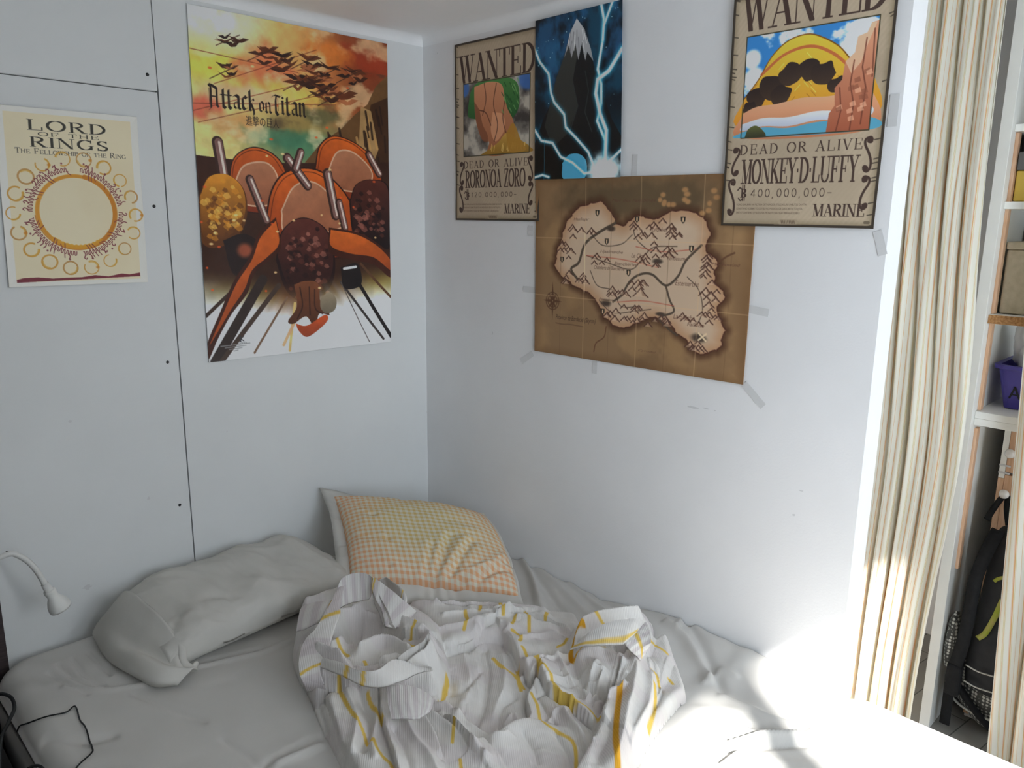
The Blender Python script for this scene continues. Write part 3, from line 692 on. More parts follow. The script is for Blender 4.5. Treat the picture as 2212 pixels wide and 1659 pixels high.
    if ch == '.': o.append([(.02, .42), (.14, .42), (.14, .56), (.02, .56)]); return .2, o
    return .4, o


def serif_text(txt, T=.2, t=.05, gap=.03, small=None):
    x, o = 0, []
    for i, ch in enumerate(txt):
        k = 1.0
        if small and ch.islower():
            k = small
        wd, ps = serif(ch.upper(), T, t)
        if ch == ' ':
            wd = .4
        o += [[(x + p[0] * k, p[1] * k) for p in P] for P in ps]
        x += wd * k + gap
    return o


def font_text(txt, shear=0.0):
    """lettering from the built-in interface font, as triangles"""
    cu = bpy.data.curves.new('lettering', 'FONT')
    cu.body = txt
    cu.shear = shear
    ob = bpy.data.objects.new('lettering', cu)
    me = bpy.data.meshes.new_from_object(ob)
    me.calc_loop_triangles()
    V = [v.co for v in me.vertices]
    o = [[(V[i].x, V[i].y) for i in tr.vertices] for tr in me.loop_triangles]
    bpy.data.objects.remove(ob)
    bpy.data.curves.remove(cu)
    bpy.data.meshes.remove(me)
    return o


def black_letter():
    a = math.radians(40)
    o = []
    def st(x, P, wd=.19): o.extend(pen([(x + p[0], p[1]) for p in P], wd, a))
    def foot(x, y): st(x, [(-.05, y + .05), (.09, y - .07)], .13)
    def mini(x, y0=.08, y1=.92): st(x, [(0, y1), (0, y0)]); st(x, [(-.07, y1 + .02), (.05, y1 - .06)], .13); foot(x, y0)
    x = 0
    # A
    st(x, [(.02, 1.42), (.16, 1.3), (.14, -.08), (.02, -.2)], .15); st(x, [(.02, 1.44), (.3, 1.36), (.56, 1.22), (.56, .1)], .16); foot(x + .58, .08); st(x, [(.14, .68), (.56, .68)], .10); st(x, [(.04, 1.2), (.04, .1)], .05)
    x += .92
    for k in range(2):
        st(x, [(.08, 1.22), (.08, .1), (.24, -.02)]); st(x, [(-.10, .86), (.30, .86)], .10)
        x += .40
    # a
    def la(x):
        st(x, [(.02, .84), (.2, .94), (.38, .82), (.38, .08)]); foot(x + .42, .08); st(x, [(.36, .52), (.06, .42), (.06, .16), (.2, .04), (.36, .16)], .12)
    la(x); x += .62
    # c
    st(x, [(.34, .80), (.18, .93), (.06, .78), (.06, .18), (.2, .03), (.36, .14)]); x += .50
    # k
    st(x, [(.08, 1.36), (.08, .06)]); foot(x + .08, .08); st(x, [(.1, .52), (.32, .84), (.38, .7), (.18, .52)], .11); st(x, [(.16, .5), (.36, .02), (.36, -.26)], .14); x += .74
    # on (smaller)
    k0 = len(o)
    st(x, [(.08, .62), (.08, .14), (.2, .02), (.34, .14), (.34, .6), (.2, .72), (.08, .62)], .12); x += .50
    st(x, [(.06, .68), (.06, .06)], .12); st(x, [(.06, .58), (.22, .72), (.34, .6), (.34, .06)], .12); foot(x + .36, .06); foot(x + .06, .06); x += .66
    # T
    st(x, [(-.14, 1.14), (.08, 1.28), (.5, 1.18), (.62, 1.3)], .14); st(x, [(.2, 1.2), (.14, .9), (.14, .12), (.3, -.1)], .18); st(x, [(.32, 1.1), (.32, .2)], .05); x += .62
    # i
    mini(x + .06); st(x, [(.03, 1.2), (.12, 1.1)], .13); x += .34
    st(x, [(.08, 1.22), (.08, .1), (.24, -.02)]); st(x, [(-.10, .86), (.30, .86)], .10); x += .42
    la(x); x += .62
    mini(x + .06); st(x, [(.06, .72), (.26, .94), (.38, .8), (.38, .08)]); foot(x + .42, .06)
    return o


def swirl(art, u, v0, v1, flip, c, wd=.013):
    """an S-shaped printer's flourish with curled ends"""
    k = -1 if flip else 1
    h_ = v1 - v0
    r_ = .026
    P = [(u + k * r_ * .2, v0 + .12 * h_), (u - k * r_ * .5, v0 + .08 * h_), (u - k * r_ * .1, v0), (u + k * r_ * .9, v0 + .06 * h_), (u + k * r_ * .9, v0 + .22 * h_),
         (u, v0 + .45 * h_), (u - k * r_ * .6, v0 + .68 * h_), (u - k * r_ * .6, v0 + .9 * h_), (u + k * r_ * .1, v1), (u + k * r_ * .8, v0 + .93 * h_), (u + k * r_ * .4, v0 + .86 * h_)]
    art.line(P, wd, c)
    art.line([(u - k * r_ * .2, v0 + .11 * h_), (u + k * r_ * .1, v0 + .10 * h_)], wd * 2, c)
    art.line([(u + k * r_ * .6, v0 + .88 * h_), (u + k * r_ * .3, v0 + .90 * h_)], wd * 2, c)


def clouds(art, bx, c, seed, dens=.5, sc=7, alpha=1.0):
    u0, v0, u1, v1 = bx
    n = fbm(art.U * sc, art.V * sc * art.asp * 1.5, seed, 5)
    mk = (art.U > u0) & (art.U < u1) & (art.V > v0) & (art.V < v1)
    art.put(sstep(n, dens - .04, dens + .12) * mk * alpha, c)


def art_sunset():
    A = Art(470, 706, (236, 196, 110))
    U, V = A.U, A.V
    g = lambda a, b, x: np.asarray(a, float) + (np.asarray(b, float) - np.asarray(a, float)) * x[..., None]
    A.a = g((222, 208, 132), (226, 150, 80), sstep(U + .3 * V, .15, .75))
    A.put(sstep(V, .22, .36) * (1 - sstep(V, .36, .5)) * sstep(U, .1, .5), (84, 128, 92))
    A.put(sstep(U - V * .35, .45, .85) * .9, (120, 52, 30))
    A.blob(.0, .0, .42, .16, (220, 224, 220), 1)
    A.blob(.05, .14, .25, .08, (220, 206, 74), .75)
    for k, (u, v, ru, rv, c) in enumerate(((.34, .15, .2, .09, (232, 110, 70)), (.06, .27, .12, .06, (214, 92, 74)), (.45, .2, .3, .06, (240, 200, 96)), (.26, .22, .25, .04, (240, 186, 140)),
                                           (.2, .31, .26, .05, (205, 150, 90)), (.5, .29, .18, .05, (150, 126, 70)), (.42, .33, .3, .04, (70, 122, 92)), (.62, .25, .16, .04, (92, 92, 60)), (.9, .06, .2, .07, (150, 54, 30)), (.66, .07, .2, .05, (214, 120, 50)))):
        A.blob(u, v, ru, rv, c, .85, .45, k)
    clouds(A, (0, 0, 1, .42), (246, 222, 170), 2, .56, 6, .55)
    clouds(A, (.35, .1, 1, .42), (70, 52, 40), 5, .60, 7, .55)
    for (x0, y0, x1, y1) in ((0, .28, .5, .17), (.02, .31, .62, .19), (0, .115, .5, .135), (.1, .2, .6, .06), (0, .26, .7, .215)):
        A.line([(x0, y0), (x1, y1)], .0025, (130, 60, 40), .8)
    # birds crossing the sky
    rs = np.random.RandomState(3)
    for (u, v, s_) in ((.19, .075, .06), (.16, .165, .065), (.34, .10, .07), (.44, .115, .08), (.56, .10, .08), (.66, .13, .10), (.80, .12, .08), (.72, .19, .10), (.52, .165, .08), (.62, .18, .06), (.60, .145, .07)):
        for k in range(7):
            a_, q_ = rs.rand() * 6.28, s_ * (.2 + .5 * rs.rand())
            cu, cv = u + math.cos(a_) * q_, v + math.sin(a_) * q_ * .5
            w1, w2 = s_ * (.35 + .5 * rs.rand()), s_ * (.10 + .18 * rs.rand())
            tl = (rs.rand() - .5) * .9
            c_ = ((64, 36, 26), (120, 64, 36), (44, 28, 24), (170, 100, 62), (96, 50, 30))[rs.randint(5)]
            A.poly([(cu - w1, cv + tl * w1 * .5 - .006), (cu - w1 * .3, cv - w2 * .4), (cu, cv - w2 * .1), (cu + w1 * .4, cv - w2 * .6), (cu + w1, cv - tl * w1 * .5 - .01), (cu + w1 * .3, cv + w2 * .3), (cu - w1 * .2, cv + w2 * .45)], c_, .95, False)
        A.line([(u - s_ * 1.2, v + s_ * .35), (u + s_ * .6, v - s_ * .3)], .003, (70, 44, 34), .9)
    # cliffs on the right
    for k, (P, c) in enumerate(((((1, .10), (.93, .14), (.88, .2), (.8, .24), (.72, .29), (.62, .33), (.52, .40), (1, .42)), (104, 72, 42)), (((1, .17), (.9, .2), (.86, .3), (.8, .34), (.74, .42), (1, .44)), (66, 42, 26)), (((.84, .21), (.9, .22), (.94, .34), (.9, .4), (.82, .36)), (164, 128, 82)))):
        A.poly(P, c, 1, curve=False)
    for k in range(46):
        u, v = .6 + .4 * rs.rand(), .2 + .2 * rs.rand()
        if v > .46 - .28 * u:
            A.line([(u, v), (u + .02 * rs.rand(), v + .03 + .03 * rs.rand())], .006 + .008 * rs.rand(), (44, 28, 20) if rs.rand() > .4 else (184, 140, 84), .85)
    A.poly([(0, .40), (.3, .41), (.55, .40), (1, .38), (1, 1), (0, 1)], (58, 34, 24), 1, curve=False)
    # rounded orange hills
    def hill(P, c1, c2, patch):
        A.poly(P, (50, 26, 20)); cx = sum(p[0] for p in P) / len(P); cy = sum(p[1] for p in P) / len(P)
        A.poly([(cx + (p[0] - cx) * .965, cy + (p[1] - cy) * .965) for p in P], c1, 1, True, c2)
        A.poly(patch, (176, 116, 84), 1, True, (150, 90, 62))
        A.line(patch + [patch[0]], .006, (206, 166, 134))
        A.line([(cx + (p[0] - cx) * .9, cy + (p[1] - cy) * .9) for p in P[:5]], .003, (110, 46, 20))
    hill([(.14, .47), (.17, .40), (.26, .365), (.36, .38), (.42, .43), (.40, .52), (.3, .56), (.16, .54)], (206, 94, 34), (120, 46, 22), [(.17, .47), (.22, .42), (.33, .41), (.38, .46), (.34, .53), (.2, .53)])
    hill([(.57, .42), (.60, .345), (.68, .31), (.80, .325), (.92, .375), (.96, .44), (.9, .5), (.62, .5)], (212, 100, 38), (126, 48, 22), [(.64, .43), (.70, .36), (.80, .36), (.9, .42), (.84, .48), (.66, .47)])
    hill([(.30, .60), (.34, .49), (.42, .43), (.56, .415), (.68, .45), (.78, .53), (.80, .64), (.7, .70), (.4, .70)], (214, 100, 36), (124, 46, 22), [(.39, .55), (.46, .475), (.57, .46), (.68, .52), (.71, .6), (.42, .62)])
    # upright posts between the hills
    for (x0, y0, x1, y1, wd) in ((.10, .36, .12, .46, .05), (.43, .39, .53, .47, .045), (.50, .37, .47, .42, .04), (.64, .43, .68, .56, .05), (.88, .36, .94, .42, .04), (.24, .46, .31, .58, .04), (.70, .52, .73, .6, .04)):
        A.line([(x0, y0), (x1, y1)], wd, (60, 38, 32), 1, None, False)
        A.line([(x0 + .004, y0), (x1 + .004, y1)], wd * .66, (128, 92, 84), 1, None, False)
        A.line([(x0 + .008, y0), (x1 + .008, y1)], wd * .2, (226, 200, 188), 1, None, False)
    # bush in ochre, two dark round tree crowns
    def crown(P, c1, c2, hi, seed):
        A.poly(P, c2); cx = sum(p[0] for p in P) / len(P); cy = sum(p[1] for p in P) / len(P)
        A.poly([(cx + (p[0] - cx) * .93, cy - .01 + (p[1] - cy) * .9) for p in P], c1, 1, True, c2)
        r2 = np.random.RandomState(seed)
        rx = max(p[0] for p in P) - cx
        ry = max(p[1] for p in P) - cy
        for k in range(80):
            a = math.pi * (1.05 + .9 * r2.rand())
            q = .35 + .5 * r2.rand()
            u, v = cx + math.cos(a) * rx * q, cy + math.sin(a) * ry * q
            q2 = .010 + .012 * r2.rand()
            v += ry * 1.3 * r2.rand() * .8
            A.poly([(u - q2, v), (u - q2 * .3, v - q2 * .55), (u + q2 * .6, v - q2 * .4), (u + q2, v + q2 * .2), (u, v + q2 * .5)], (hi, c2, c1)[k % 3], .6, False)
    crown([(.0, .52), (.05, .46), (.14, .45), (.21, .49), (.22, .56), (.18, .62), (.08, .66), (.0, .64)], (212, 140, 44), (96, 54, 24), (240, 190, 90), 1)
    crown([(.76, .52), (.80, .46), (.90, .44), (1, .47), (1, .66), (.92, .66), (.80, .66), (.77, .6)], (84, 42, 34), (28, 16, 16), (150, 90, 76), 2)
    crown([(.35, .70), (.38, .62), (.46, .575), (.55, .575), (.64, .62), (.67, .72), (.63, .80), (.50, .84), (.40, .80)], (94, 46, 38), (34, 18, 18), (158, 100, 84), 3)
    A.poly([(.10, .64), (.2, .62), (.28, .66), (.24, .74), (.14, .74)], (38, 26, 24)); A.blob(.2, .67, .05, .03, (180, 90, 60), .8)
    # rays of light streaming out from below the hills
    yy = (V - .64)
    ang = np.arctan2(yy * A.asp, U - .50)
    st_ = .5 + .5 * np.sin(ang * 34 + 3 * fbm(ang * 9, ang * 0 + 1.5, 4))
    mk = sstep(V, .76 - .10 * np.abs(U - .48), .90 - .12 * np.abs(U - .48))
    base = g((206, 170, 92), (226, 228, 232), sstep(V + .2 * np.abs(U - .5), .78, .93))
    ray = base + (np.array((250, 250, 250)) - base) * (st_ * .55)[..., None]
    ray = ray + (np.array((198, 196, 84)) - ray) * ((1 - np.abs(U - .3) * 2.4).clip(0, 1) * (1 - sstep(V, .78, .86)) * .8)[..., None]
    ray = ray + (np.array((194, 176, 60)) - ray) * (sstep(U, .72, .9) * (1 - sstep(V, .76, .86)) * .8)[..., None]
    ray = ray + (np.array((150, 84, 52)) - ray) * ((1 - sstep(V, .78, .9)) * (1 - np.abs(U - .42) * 5).clip(0, 1) * .8)[..., None]
    A.a = A.a + mk[..., None] * (ray - A.a)
    for (x0, y0, x1, y1, wd, c) in ((.28, .76, .03, 1, .045, (52, 40, 36)), (.36, .78, .06, 1, .022, (70, 54, 46)), (.26, .72, .0, .86, .016, (60, 44, 36)), (.40, .82, .22, .985, .010, (120, 92, 72)), (.70, .78, .95, .985, .012, (60, 52, 50)), (.78, .76, 1, .98, .018, (34, 28, 28)), (.70, .78, .86, .99, .004, (90, 80, 76)), (.82, .72, 1, .84, .012, (90, 60, 40)), (.44, .84, .40, .99, .012, (222, 190, 120)), (.49, .84, .37, .97, .014, (220, 176, 130))):
        A.line([(x0, y0), (x1, y1)], wd, c, 1, None, False)
    A.poly([(.36, .57), (.27, .62), (.22, .69), (.14, .76), (.06, .86), (.0, .94), (.0, .99), (.05, .93), (.12, .86), (.2, .80), (.24, .74), (.32, .70), (.38, .66)], (64, 30, 20))
    A.poly([(.36, .58), (.28, .63), (.23, .70), (.15, .77), (.07, .87), (.01, .945), (.04, .92), (.12, .845), (.19, .785), (.23, .73), (.31, .69), (.37, .65)], (206, 98, 38), 1, True, (150, 66, 28))
    A.poly([(.64, .6), (.80, .615), (.92, .65), (1, .70), (1, .77), (.9, .725), (.76, .705), (.64, .68)], (64, 30, 20))
    A.poly([(.65, .607), (.80, .623), (.92, .66), (1, .71), (1, .745), (.9, .70), (.76, .685), (.65, .66)], (210, 102, 38), 1, True, (150, 66, 28))
    # trunk and roots of the middle tree, a mossy stone and an orange leaf at its foot
    A.poly([(.44, .78), (.50, .77), (.57, .78), (.58, .84), (.63, .885), (.57, .88), (.545, .93), (.50, .885), (.43, .905), (.40, .895), (.45, .85)], (122, 72, 46), 1, True, (74, 42, 30))
    for P in ([(.47, .79), (.48, .85), (.45, .89)], [(.52, .79), (.52, .88)], [(.55, .80), (.55, .86), (.59, .88)]):
        A.line(P, .006, (52, 30, 24), .8)
    A.poly([(.44, .905), (.50, .915), (.60, .885), (.62, .90), (.58, .925), (.50, .952), (.455, .93)], (198, 82, 40), 1, True, (150, 66, 40))
    A.poly([(.58, .83), (.63, .81), (.67, .835), (.66, .87), (.61, .88), (.58, .86)], (160, 142, 116), 1, True, (110, 100, 84))
    A.poly([(.70, .73), (.80, .72), (.82, .79), (.72, .80)], (30, 24, 24)); A.line([(.72, .735), (.79, .73)], .012, (220, 214, 210))
    for k in range(60):
        u, v = rs.rand(), .1 + .75 * rs.rand()
        A.blob(u, v, .008 + .006 * rs.rand(), .005, (255, 214, 150) if k % 2 else (226, 90, 40), .8) if k < 34 else None
    A.a = A.a * (.90 + .2 * fbm(U * 26, V * 26 * A.asp, 6, 4))[..., None]
    A.glyphs(black_letter(), (.070, .200, .537, .276), (44, 34, 30))
    A.glyphs(font_text('\u9032\u6483\u306e\u5de8\u4eba'), (.236, .277, .395, .305), (48, 36, 32))
    A.glyphs(font_text('Kodansha'), (.14, .946, .185, .953), (80, 80, 82))
    if True:
        A.line([(.155, .93), (.155, .945)], .006, (60, 60, 62)); A.line([(.157, .938), (.17, .931)], .004, (60, 60, 62)); A.line([(.157, .938), (.17, .944)], .004, (60, 60, 62))
    for k in range(4):
        A.line([(.06 + .02 * k, .955 + .006 * k), (.2 - .02 * k, .953 + .006 * k)], .004, (140, 140, 140), .8)
    return A.a


def art_stain_rings():
    A = Art(330, 436, (222, 212, 184))
    # paper sleeve border then the print
    pr = (A.U > .055) & (A.U < .945) & (A.V > .032) & (A.V < .975)
    A.a[:] = (236, 234, 226)
    A.put(pr * 1.0, (238, 225, 190))
    A.put(pr * sstep(fbm(A.U * 3, A.V * 4, 1), .35, .7) * .4, (230, 212, 172))
    ink = (58, 54, 44)
    A.glyphs(serif_text('LORD', .13, .045, .12), (.205, .064, .755, .122), ink)
    A.glyphs(serif_text('OF THE', .10, .05, .16), (.275, .130, .70, .152), ink)
    A.glyphs(serif_text('RINGS', .13, .045, .10), (.215, .158, .765, .214), ink)
    A.glyphs(serif_text('The Fellowship of the Ring', .12, .05, .05, .78), (.115, .222, .895, .252), (74, 68, 58))
    rs = np.random.RandomState(5)
    def ring(u, v, r_, c, wd, a0=0, a1=360, al=.8):
        P = [(u + r_ * math.cos(math.radians(a0 + (a1 - a0) * k / 28)), v + r_ / A.asp * math.sin(math.radians(a0 + (a1 - a0) * k / 28))) for k in range(29)]
        A.line(P, wd, c, al)
    amb = (214, 152, 52)
    for (du, dv) in ((0, 0), (.004, .003), (-.003, .002)):
        ring(.505 + du, .572 + dv, .275, (222, 152, 40), .022, 0, 360, .75)
    ring(.505, .572, .278, (206, 126, 24), .034, -75, 75, .8)
    ring(.505, .574, .272, (226, 160, 36), .036, 55, 130, .85)
    ring(.5, .575, .287, (200, 120, 30), .006, 10, 175, .8)
    for k in range(10):
        a = math.radians(60 + 7 * k)
        A.blob(.505 + .262 * math.cos(a), .572 + .262 / A.asp * math.sin(a), .016, .012, (228, 166, 40), .8)
    n = 18
    for k in range(n):
        a = 2 * math.pi * (k + .5) / n - math.pi / 2
        u, v = .505 + .435 * math.cos(a), .585 + .318 * math.sin(a)
        a0 = rs.rand() * 360
        ring(u, v, .046 + .008 * rs.rand(), amb if k % 3 else (196, 140, 70), .006 + .006 * rs.rand(), a0, a0 + 250 + 110 * rs.rand(), .85)
        ring(u, v, .046, (222, 170, 60), .012, a0, a0 + 90, .6)
        if k % 4 == 0:
            A.blob(u + .045, v, .018, .013, (210, 130, 30), .8)
    # flowing script round the ring
    red = (134, 60, 62)
    k = 0
    ang = -80.0
    while ang < 270:
        gapz = min(abs(((ang - c + 180) % 360) - 180) for c in (-92, -6, 88, 176))
        a = math.radians(ang)
        ca, sa = math.cos(a), math.sin(a)
        def pt(r_, t_):
            b = a + t_
            return (.505 + r_ * math.cos(b), .572 + r_ / A.asp * math.sin(b))
        if gapz > 4:
            f = rs.randint(6)
            r0 = .322
            A.line([pt(r0 - .014, -.035), pt(r0 + .010, -.030), pt(r0 + .013, .0), pt(r0 - .012, .012), pt(r0 - .014, .035)], .0042, red)      # one hump of the script
            if f == 0:
                A.line([pt(r0 + .045, -.03), pt(r0 + .01, .0), pt(r0 - .03, .03), pt(r0 - .06, .07)], .0045, red)
            elif f == 1:
                A.line([pt(r0 + .012, .0), pt(r0 + .034, .03), pt(r0 + .046, .0), pt(r0 + .038, -.02)], .0055, red)
            elif f == 2:
                A.line([pt(r0 - .014, .0), pt(r0 - .03, .04), pt(r0 - .042, .09)], .0045, (150, 70, 58))
            elif f == 3:
                A.line([pt(r0 + .012, -.02), pt(r0 + .03, -.05), pt(r0 + .05, -.04)], .0055, red)
            if k % 6 == 0:
                A.blob(*pt(r0 + .05, .02), .010, .008, red, .9)
        ang += 4.3
        k += 1
    P = [(.057, .975), (.057, .958), (.1, .95), (.2, .948), (.3, .957), (.4, .955), (.5, .955), (.6, .945), (.7, .955), (.8, .94), (.86, .947), (.943, .938), (.943, .960)]
    A.poly(P, (128, 44, 56), 1, curve=False)
    return A.a


def paper(w_, h_, dark):
    A = Art(w_, h_, (166, 150, 128))
    n = fbm(A.U * 5, A.V * 5 * A.asp, 1, 5)
    A.put(sstep(n, .3, .75) * .45, (148, 132, 112))
    st_ = .5 + .5 * np.sin((A.U + A.V * A.asp * .8) * 190)
    A.put(st_ * .10, (206, 190, 166))
    A.put(st_ * .06 * (n > .5), (110, 96, 80))
    e = np.minimum(np.minimum(A.U, 1 - A.U), np.minimum(A.V, 1 - A.V) * A.asp)
    e = e + (fbm(A.U * 60, A.V * 60 * A.asp, 3) - .5) * .012
    A.put((1 - sstep(e, .01, .06)) * .55, (118, 104, 80))
    e2 = np.minimum(np.minimum(A.U, 1 - A.U), np.minimum(A.V, 1 - A.V) * A.asp)
    A.put((1 - sstep(e2, .014, .020)), dark)
    rs = np.random.RandomState(11)
    for k in range(36):
        t_ = rs.rand()
        a, b = ((.018, t_), (.03 + .02 * rs.rand(), t_ + .004)) if k % 2 else ((.982, t_), (.97 - .02 * rs.rand(), t_ + .004))
        A.line([a, b], .006, dark, .8)
    return A


def notice(A, name, amount, pic, bot):
    ink = (66, 50, 44)
    u0, v0, u1, v1 = pic
    A.glyphs(serif_text('WANTED', .165, .04, .02), bot['wanted'], ink)
    A.line([(u0, v0), (u1, v0), (u1, v1), (u0, v1), (u0, v0)], .006, (60, 56, 40), 1, None, False)
    A.glyphs(serif_text('DEAD OR ALIVE', .12, .045, .19), bot['dead'], ink)
    A.glyphs(serif_text(name, .175, .05, .03), bot['name'], ink)
    b0, b1 = bot['amt'][1], bot['amt'][3]
    am = []
    x = 0
    for ch in amount:
        wd, ps = serif(ch, .075, .075, True)
        am += [[(x + p[0], p[1]) for p in P] for P in ps]
        x += wd + .22
    A.glyphs(am, (bot['amt'][0] + .085, b0, bot['amt'][2], b1 + .008), ink)
    A.glyphs(serif('B', .2, .08)[1], (bot['amt'][0] + .012, b0 - .002, bot['amt'][0] + .055, b1 + .003), ink)
    for q in (.025, .038):
        A.line([(bot['amt'][0] + q, b0 - .018), (bot['amt'][0] + q + .004, b1 + .016)], .006, ink)
    A.line([(bot['amt'][0] - .008, b0 + .004), (bot['amt'][0] + .006, b0 - .006), (bot['amt'][0] + .02, b0)], .007, ink)
    A.line([(bot['amt'][0] + .0, b1 + .006), (bot['amt'][0] + .014, b1 + .016), (bot['amt'][0] + .03, b1 + .008)], .007, ink)
    f0, g0, f1, g1 = bot['fine']
    h_ = (g1 - g0) / 3
    for k, tx in enumerate(('KONO SAKUHIN HA FICTION DETHUNODE JITSUZAISURU JINBUTSU DANTAI', 'SONOTA NO SOSHIKI TO DOITSU NO MEISHOU GA GEKICHU NI TOUJYOU', 'SHITATOSHITEMO JITSUZAI NA MONOTOHA ISSAI MUKANKEIDESU')):
        A.glyphs(font_text(tx), (f0, g0 + k * h_, f1 - .02 * k, g0 + k * h_ + h_ * .62), (84, 66, 56), .9)
    A.glyphs(serif_text('MARINE', .17, .05, .03), bot['marine'], ink)
    mu, mv = .47, bot['logo']
    A.line([(mu - .05, mv), (mu + .05, mv)], .030, (150, 134, 112), 1, None, False)
    for k in range(9):
        A.line([(mu - .045 + .0105 * k, mv - .006), (mu - .04 + .0105 * k, mv + .006)], .004, (96, 80, 66))
    A.line([(mu - .09, mv + .012), (mu + .09, mv + .011)], .003, (110, 96, 80))
    A.line([(.945, .975), (.965, .975)], .016, (90, 78, 64), .8, None, False)
    for (u, a, b, fl) in bot['swirls']:
        swirl(A, u, a, b, fl, ink)


def art_rock():
    A = paper(300, 425, (58, 50, 42))
    u0, v0, u1, v1 = pic = (.104, .226, .878, .631)
    mk = ((A.U > u0) & (A.U < u1) & (A.V > v0) & (A.V < v1)).astype(float)
    A.put(mk, (104, 98, 92))
    n = fbm(A.U * 8, A.V * 8 * A.asp, 6, 5)
    A.put(mk * sstep(n, .44, .68), (176, 170, 158))
    A.put(mk * sstep(.5 - n, .04, .2) * .8, (52, 48, 46))
    for (u, v, ru, rv) in ((.86, .25, .14, .07), (.12, .25, .07, .06)):
        A.put(mk * (1 - sstep(np.hypot((A.U - u) / ru, (A.V - v) / rv), .6, 1)) * .9, (62, 104, 172))
    def cl(P): return [(min(max(p[0], u0), u1), min(max(p[1], v0), v1)) for p in P]
    # a wind-worn sandstone outcrop, green scrub on its crown, yellow grass at its foot
    A.poly(cl([(.16, .36), (.20, .27), (.30, .226), (.5, .226), (.62, .226), (.74, .27), (.76, .38), (.70, .44), (.64, .45), (.2, .42)]), (72, 128, 66), 1, True, (40, 84, 44))
    A.poly(cl([(.24, .25), (.42, .235), (.56, .26), (.60, .34), (.64, .40), (.70, .46), (.72, .56), (.62, .631), (.40, .631), (.42, .56), (.33, .54), (.26, .44), (.24, .34)]), (196, 136, 100), 1, True, (150, 92, 62))
    A.poly(cl([(.24, .33), (.30, .38), (.34, .46), (.40, .52), (.40, .56), (.33, .54), (.26, .44)]), (120, 72, 50), .75)
    A.poly(cl([(.46, .40), (.58, .42), (.60, .50), (.5, .56), (.44, .5)]), (216, 160, 122), .7)
    for P in ([(.36, .24), (.38, .33), (.34, .41)], [(.5, .25), (.47, .36), (.52, .47), (.48, .56)], [(.60, .34), (.58, .44), (.63, .54)], [(.3, .38), (.38, .40), (.44, .47)]):
        A.line(P, .008, (86, 50, 38), .8)
    rs = np.random.RandomState(4)
    for k in range(26):
        u, v = .56 + .18 * rs.rand(), .24 + .16 * rs.rand()
        A.line([(u, v), (u + .02, v + .02)], .008, (112, 166, 96) if k % 2 else (34, 74, 40), .7)
    A.poly(cl([(.30, .631), (.44, .595), (.54, .56), (.62, .52), (.72, .545), (.80, .57), (.878, .60), (.878, .631)]), (190, 150, 70), 1, True, (140, 104, 40))
    for k in range(24):
        u = .42 + .44 * rs.rand()
        v = .60 + .02 * rs.rand()
        A.line([(u, v), (u + .01, v - .03)], .005, (222, 186, 104), .8)
    A.poly(cl([(.62, .52), (.70, .47), (.78, .56), (.84, .62), (.66, .62)]), (166, 122, 48), .9)
    notice(A, 'RORONOA ZORO', '120,000,000-', pic, {'wanted': (.045, .070, .925, .222), 'dead': (.104, .658, .865, .700), 'name': (.122, .712, .842, .812), 'amt': (.12, .838, .74, .862),
                                                   'fine': (.098, .902, .575, .958), 'marine': (.60, .905, .90, .957), 'logo': .978, 'swirls': ((.075, .665, .79, False), (.075, .80, .95, True), (.90, .655, .78, True), (.895, .79, .91, False))})
    return A.a


